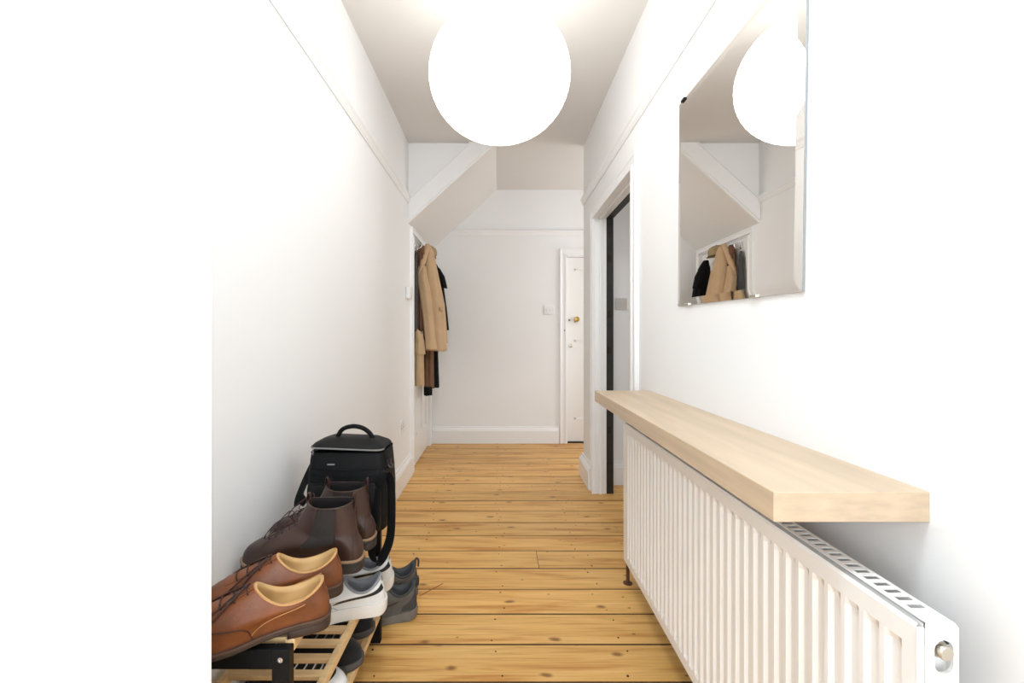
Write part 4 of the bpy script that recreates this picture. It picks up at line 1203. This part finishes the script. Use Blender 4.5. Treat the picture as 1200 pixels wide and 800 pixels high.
garment('sleeve', M_BEIGE, c, [(-0.20, 0.150, 0.03, 0.020, 0.030, 0.04), (-0.50, 0.205, 0.04, 0.026, 0.036, 0.07), (-0.84, 0.232, 0.04, 0.026, 0.036, 0.06)], seed=12, folds=5)
box('pocket_flap', 0.205, 0.232, -0.075, -0.035, -0.56, -0.53, M_BEIGE, c, bevel=0.002)
# brown scarf below the trench
c = coat_root('scarf', 3.955, 1.30, 'brown wool scarf hanging below the trench coat hem', 'scarf')
garment('drape', M_BROWNS, c, [(0.0, 0.060, 0, 0.02, 0.02, 0.05), (-0.08, 0.070, 0, 0.036, 0.045, 0.10), (-0.35, 0.082, 0, 0.040, 0.05, 0.14), (-0.66, 0.084, 0, 0.040, 0.05, 0.16)], seed=13, folds=6)
garment('fringe', M_BLACKC, c, [(-0.645, 0.080, -0.025, 0.036, 0.035, 0.10), (-0.72, 0.080, -0.025, 0.034, 0.034, 0.14)], seed=14, folds=9)
# black trousers / long coat behind
c = coat_root('black_coat', 4.085, 1.45, 'long black coat whose hem hangs lowest on the right')
garment('body', M_NAVY, c, [(0.0, 0.06, 0, 0.02, 0.02, 0.05), (-0.08, 0.075, 0, 0.045, 0.05, 0.08), (-0.40, 0.088, 0, 0.054, 0.06, 0.10), (-0.82, 0.095, 0, 0.060, 0.065, 0.10)], seed=15)
garment('sleeve', M_NAVY, c, [(-0.10, 0.110, -0.03, 0.026, 0.03, 0.05), (-0.45, 0.125, -0.03, 0.026, 0.028, 0.08), (-0.70, 0.128, -0.03, 0.024, 0.026, 0.06)], seed=16)
# black jacket sticking out to the right
c = coat_root('black_jacket', 4.20, 1.80, 'black jacket sticking out to the right behind the trench coat')
garment('body', M_BLACKC, c, [(0.0, 0.070, 0, 0.018, 0.018, 0.05), (-0.05, 0.085, 0, 0.046, 0.05, 0.08), (-0.20, 0.110, 0, 0.072, 0.075, 0.08), (-0.45, 0.128, 0, 0.084, 0.085, 0.10), (-0.64, 0.138, 0, 0.090, 0.09, 0.10)], seed=17)
garment('sleeve', M_BLACKC, c, [(-0.06, 0.125, -0.03, 0.026, 0.03, 0.05), (-0.14, 0.165, -0.05, 0.034, 0.035, 0.06), (-0.25, 0.200, -0.06, 0.026, 0.03, 0.06)], seed=18)
garment('collar', M_BLACKC, c, [(0.015, 0.074, 0, 0.02, 0.022, 0.05), (-0.03, 0.085, 0, 0.038, 0.042, 0.05), (-0.07, 0.095, 0, 0.05, 0.052, 0.05)], seed=19)
# khaki cap on top
cp = tag(empty('canvas_cap', (XL + 0.080, 3.985, 1.900), (R(8), R(-6), R(110))), 'khaki canvas cap perched on top of the beige trench coat', 'cap')
lathe('crown', [(0.078, -0.005), (0.080, 0.01), (0.076, 0.035), (0.060, 0.060), (0.030, 0.074), (0.002, 0.077)], (0, 0, -0.06), M_KHAKI, cp, n=28, cap0=False, angle=60)
lathe('button', [(0.006, 0), (0.006, 0.004), (0.001, 0.006)], (0, 0, 0.016), M_KHAKI, cp, n=10)
br = []
for i in range(15):
    a = R(-70 + 140 * i / 14)
    br.append((0.079 * math.cos(a), 0.079 * math.sin(a), -0.062, 0.079 * math.cos(a) + 0.06 * math.cos(a * .9), 0.098 * math.sin(a), -0.078))
mb = MB()
mb.loops([[(b[0], b[1], b[2]), (b[3], b[4], b[5]), (b[3], b[4], b[5] - 0.003), (b[0], b[1], b[2] - 0.003)] for b in br])
mb.build('brim', M_KHAKI, cp, angle=60)
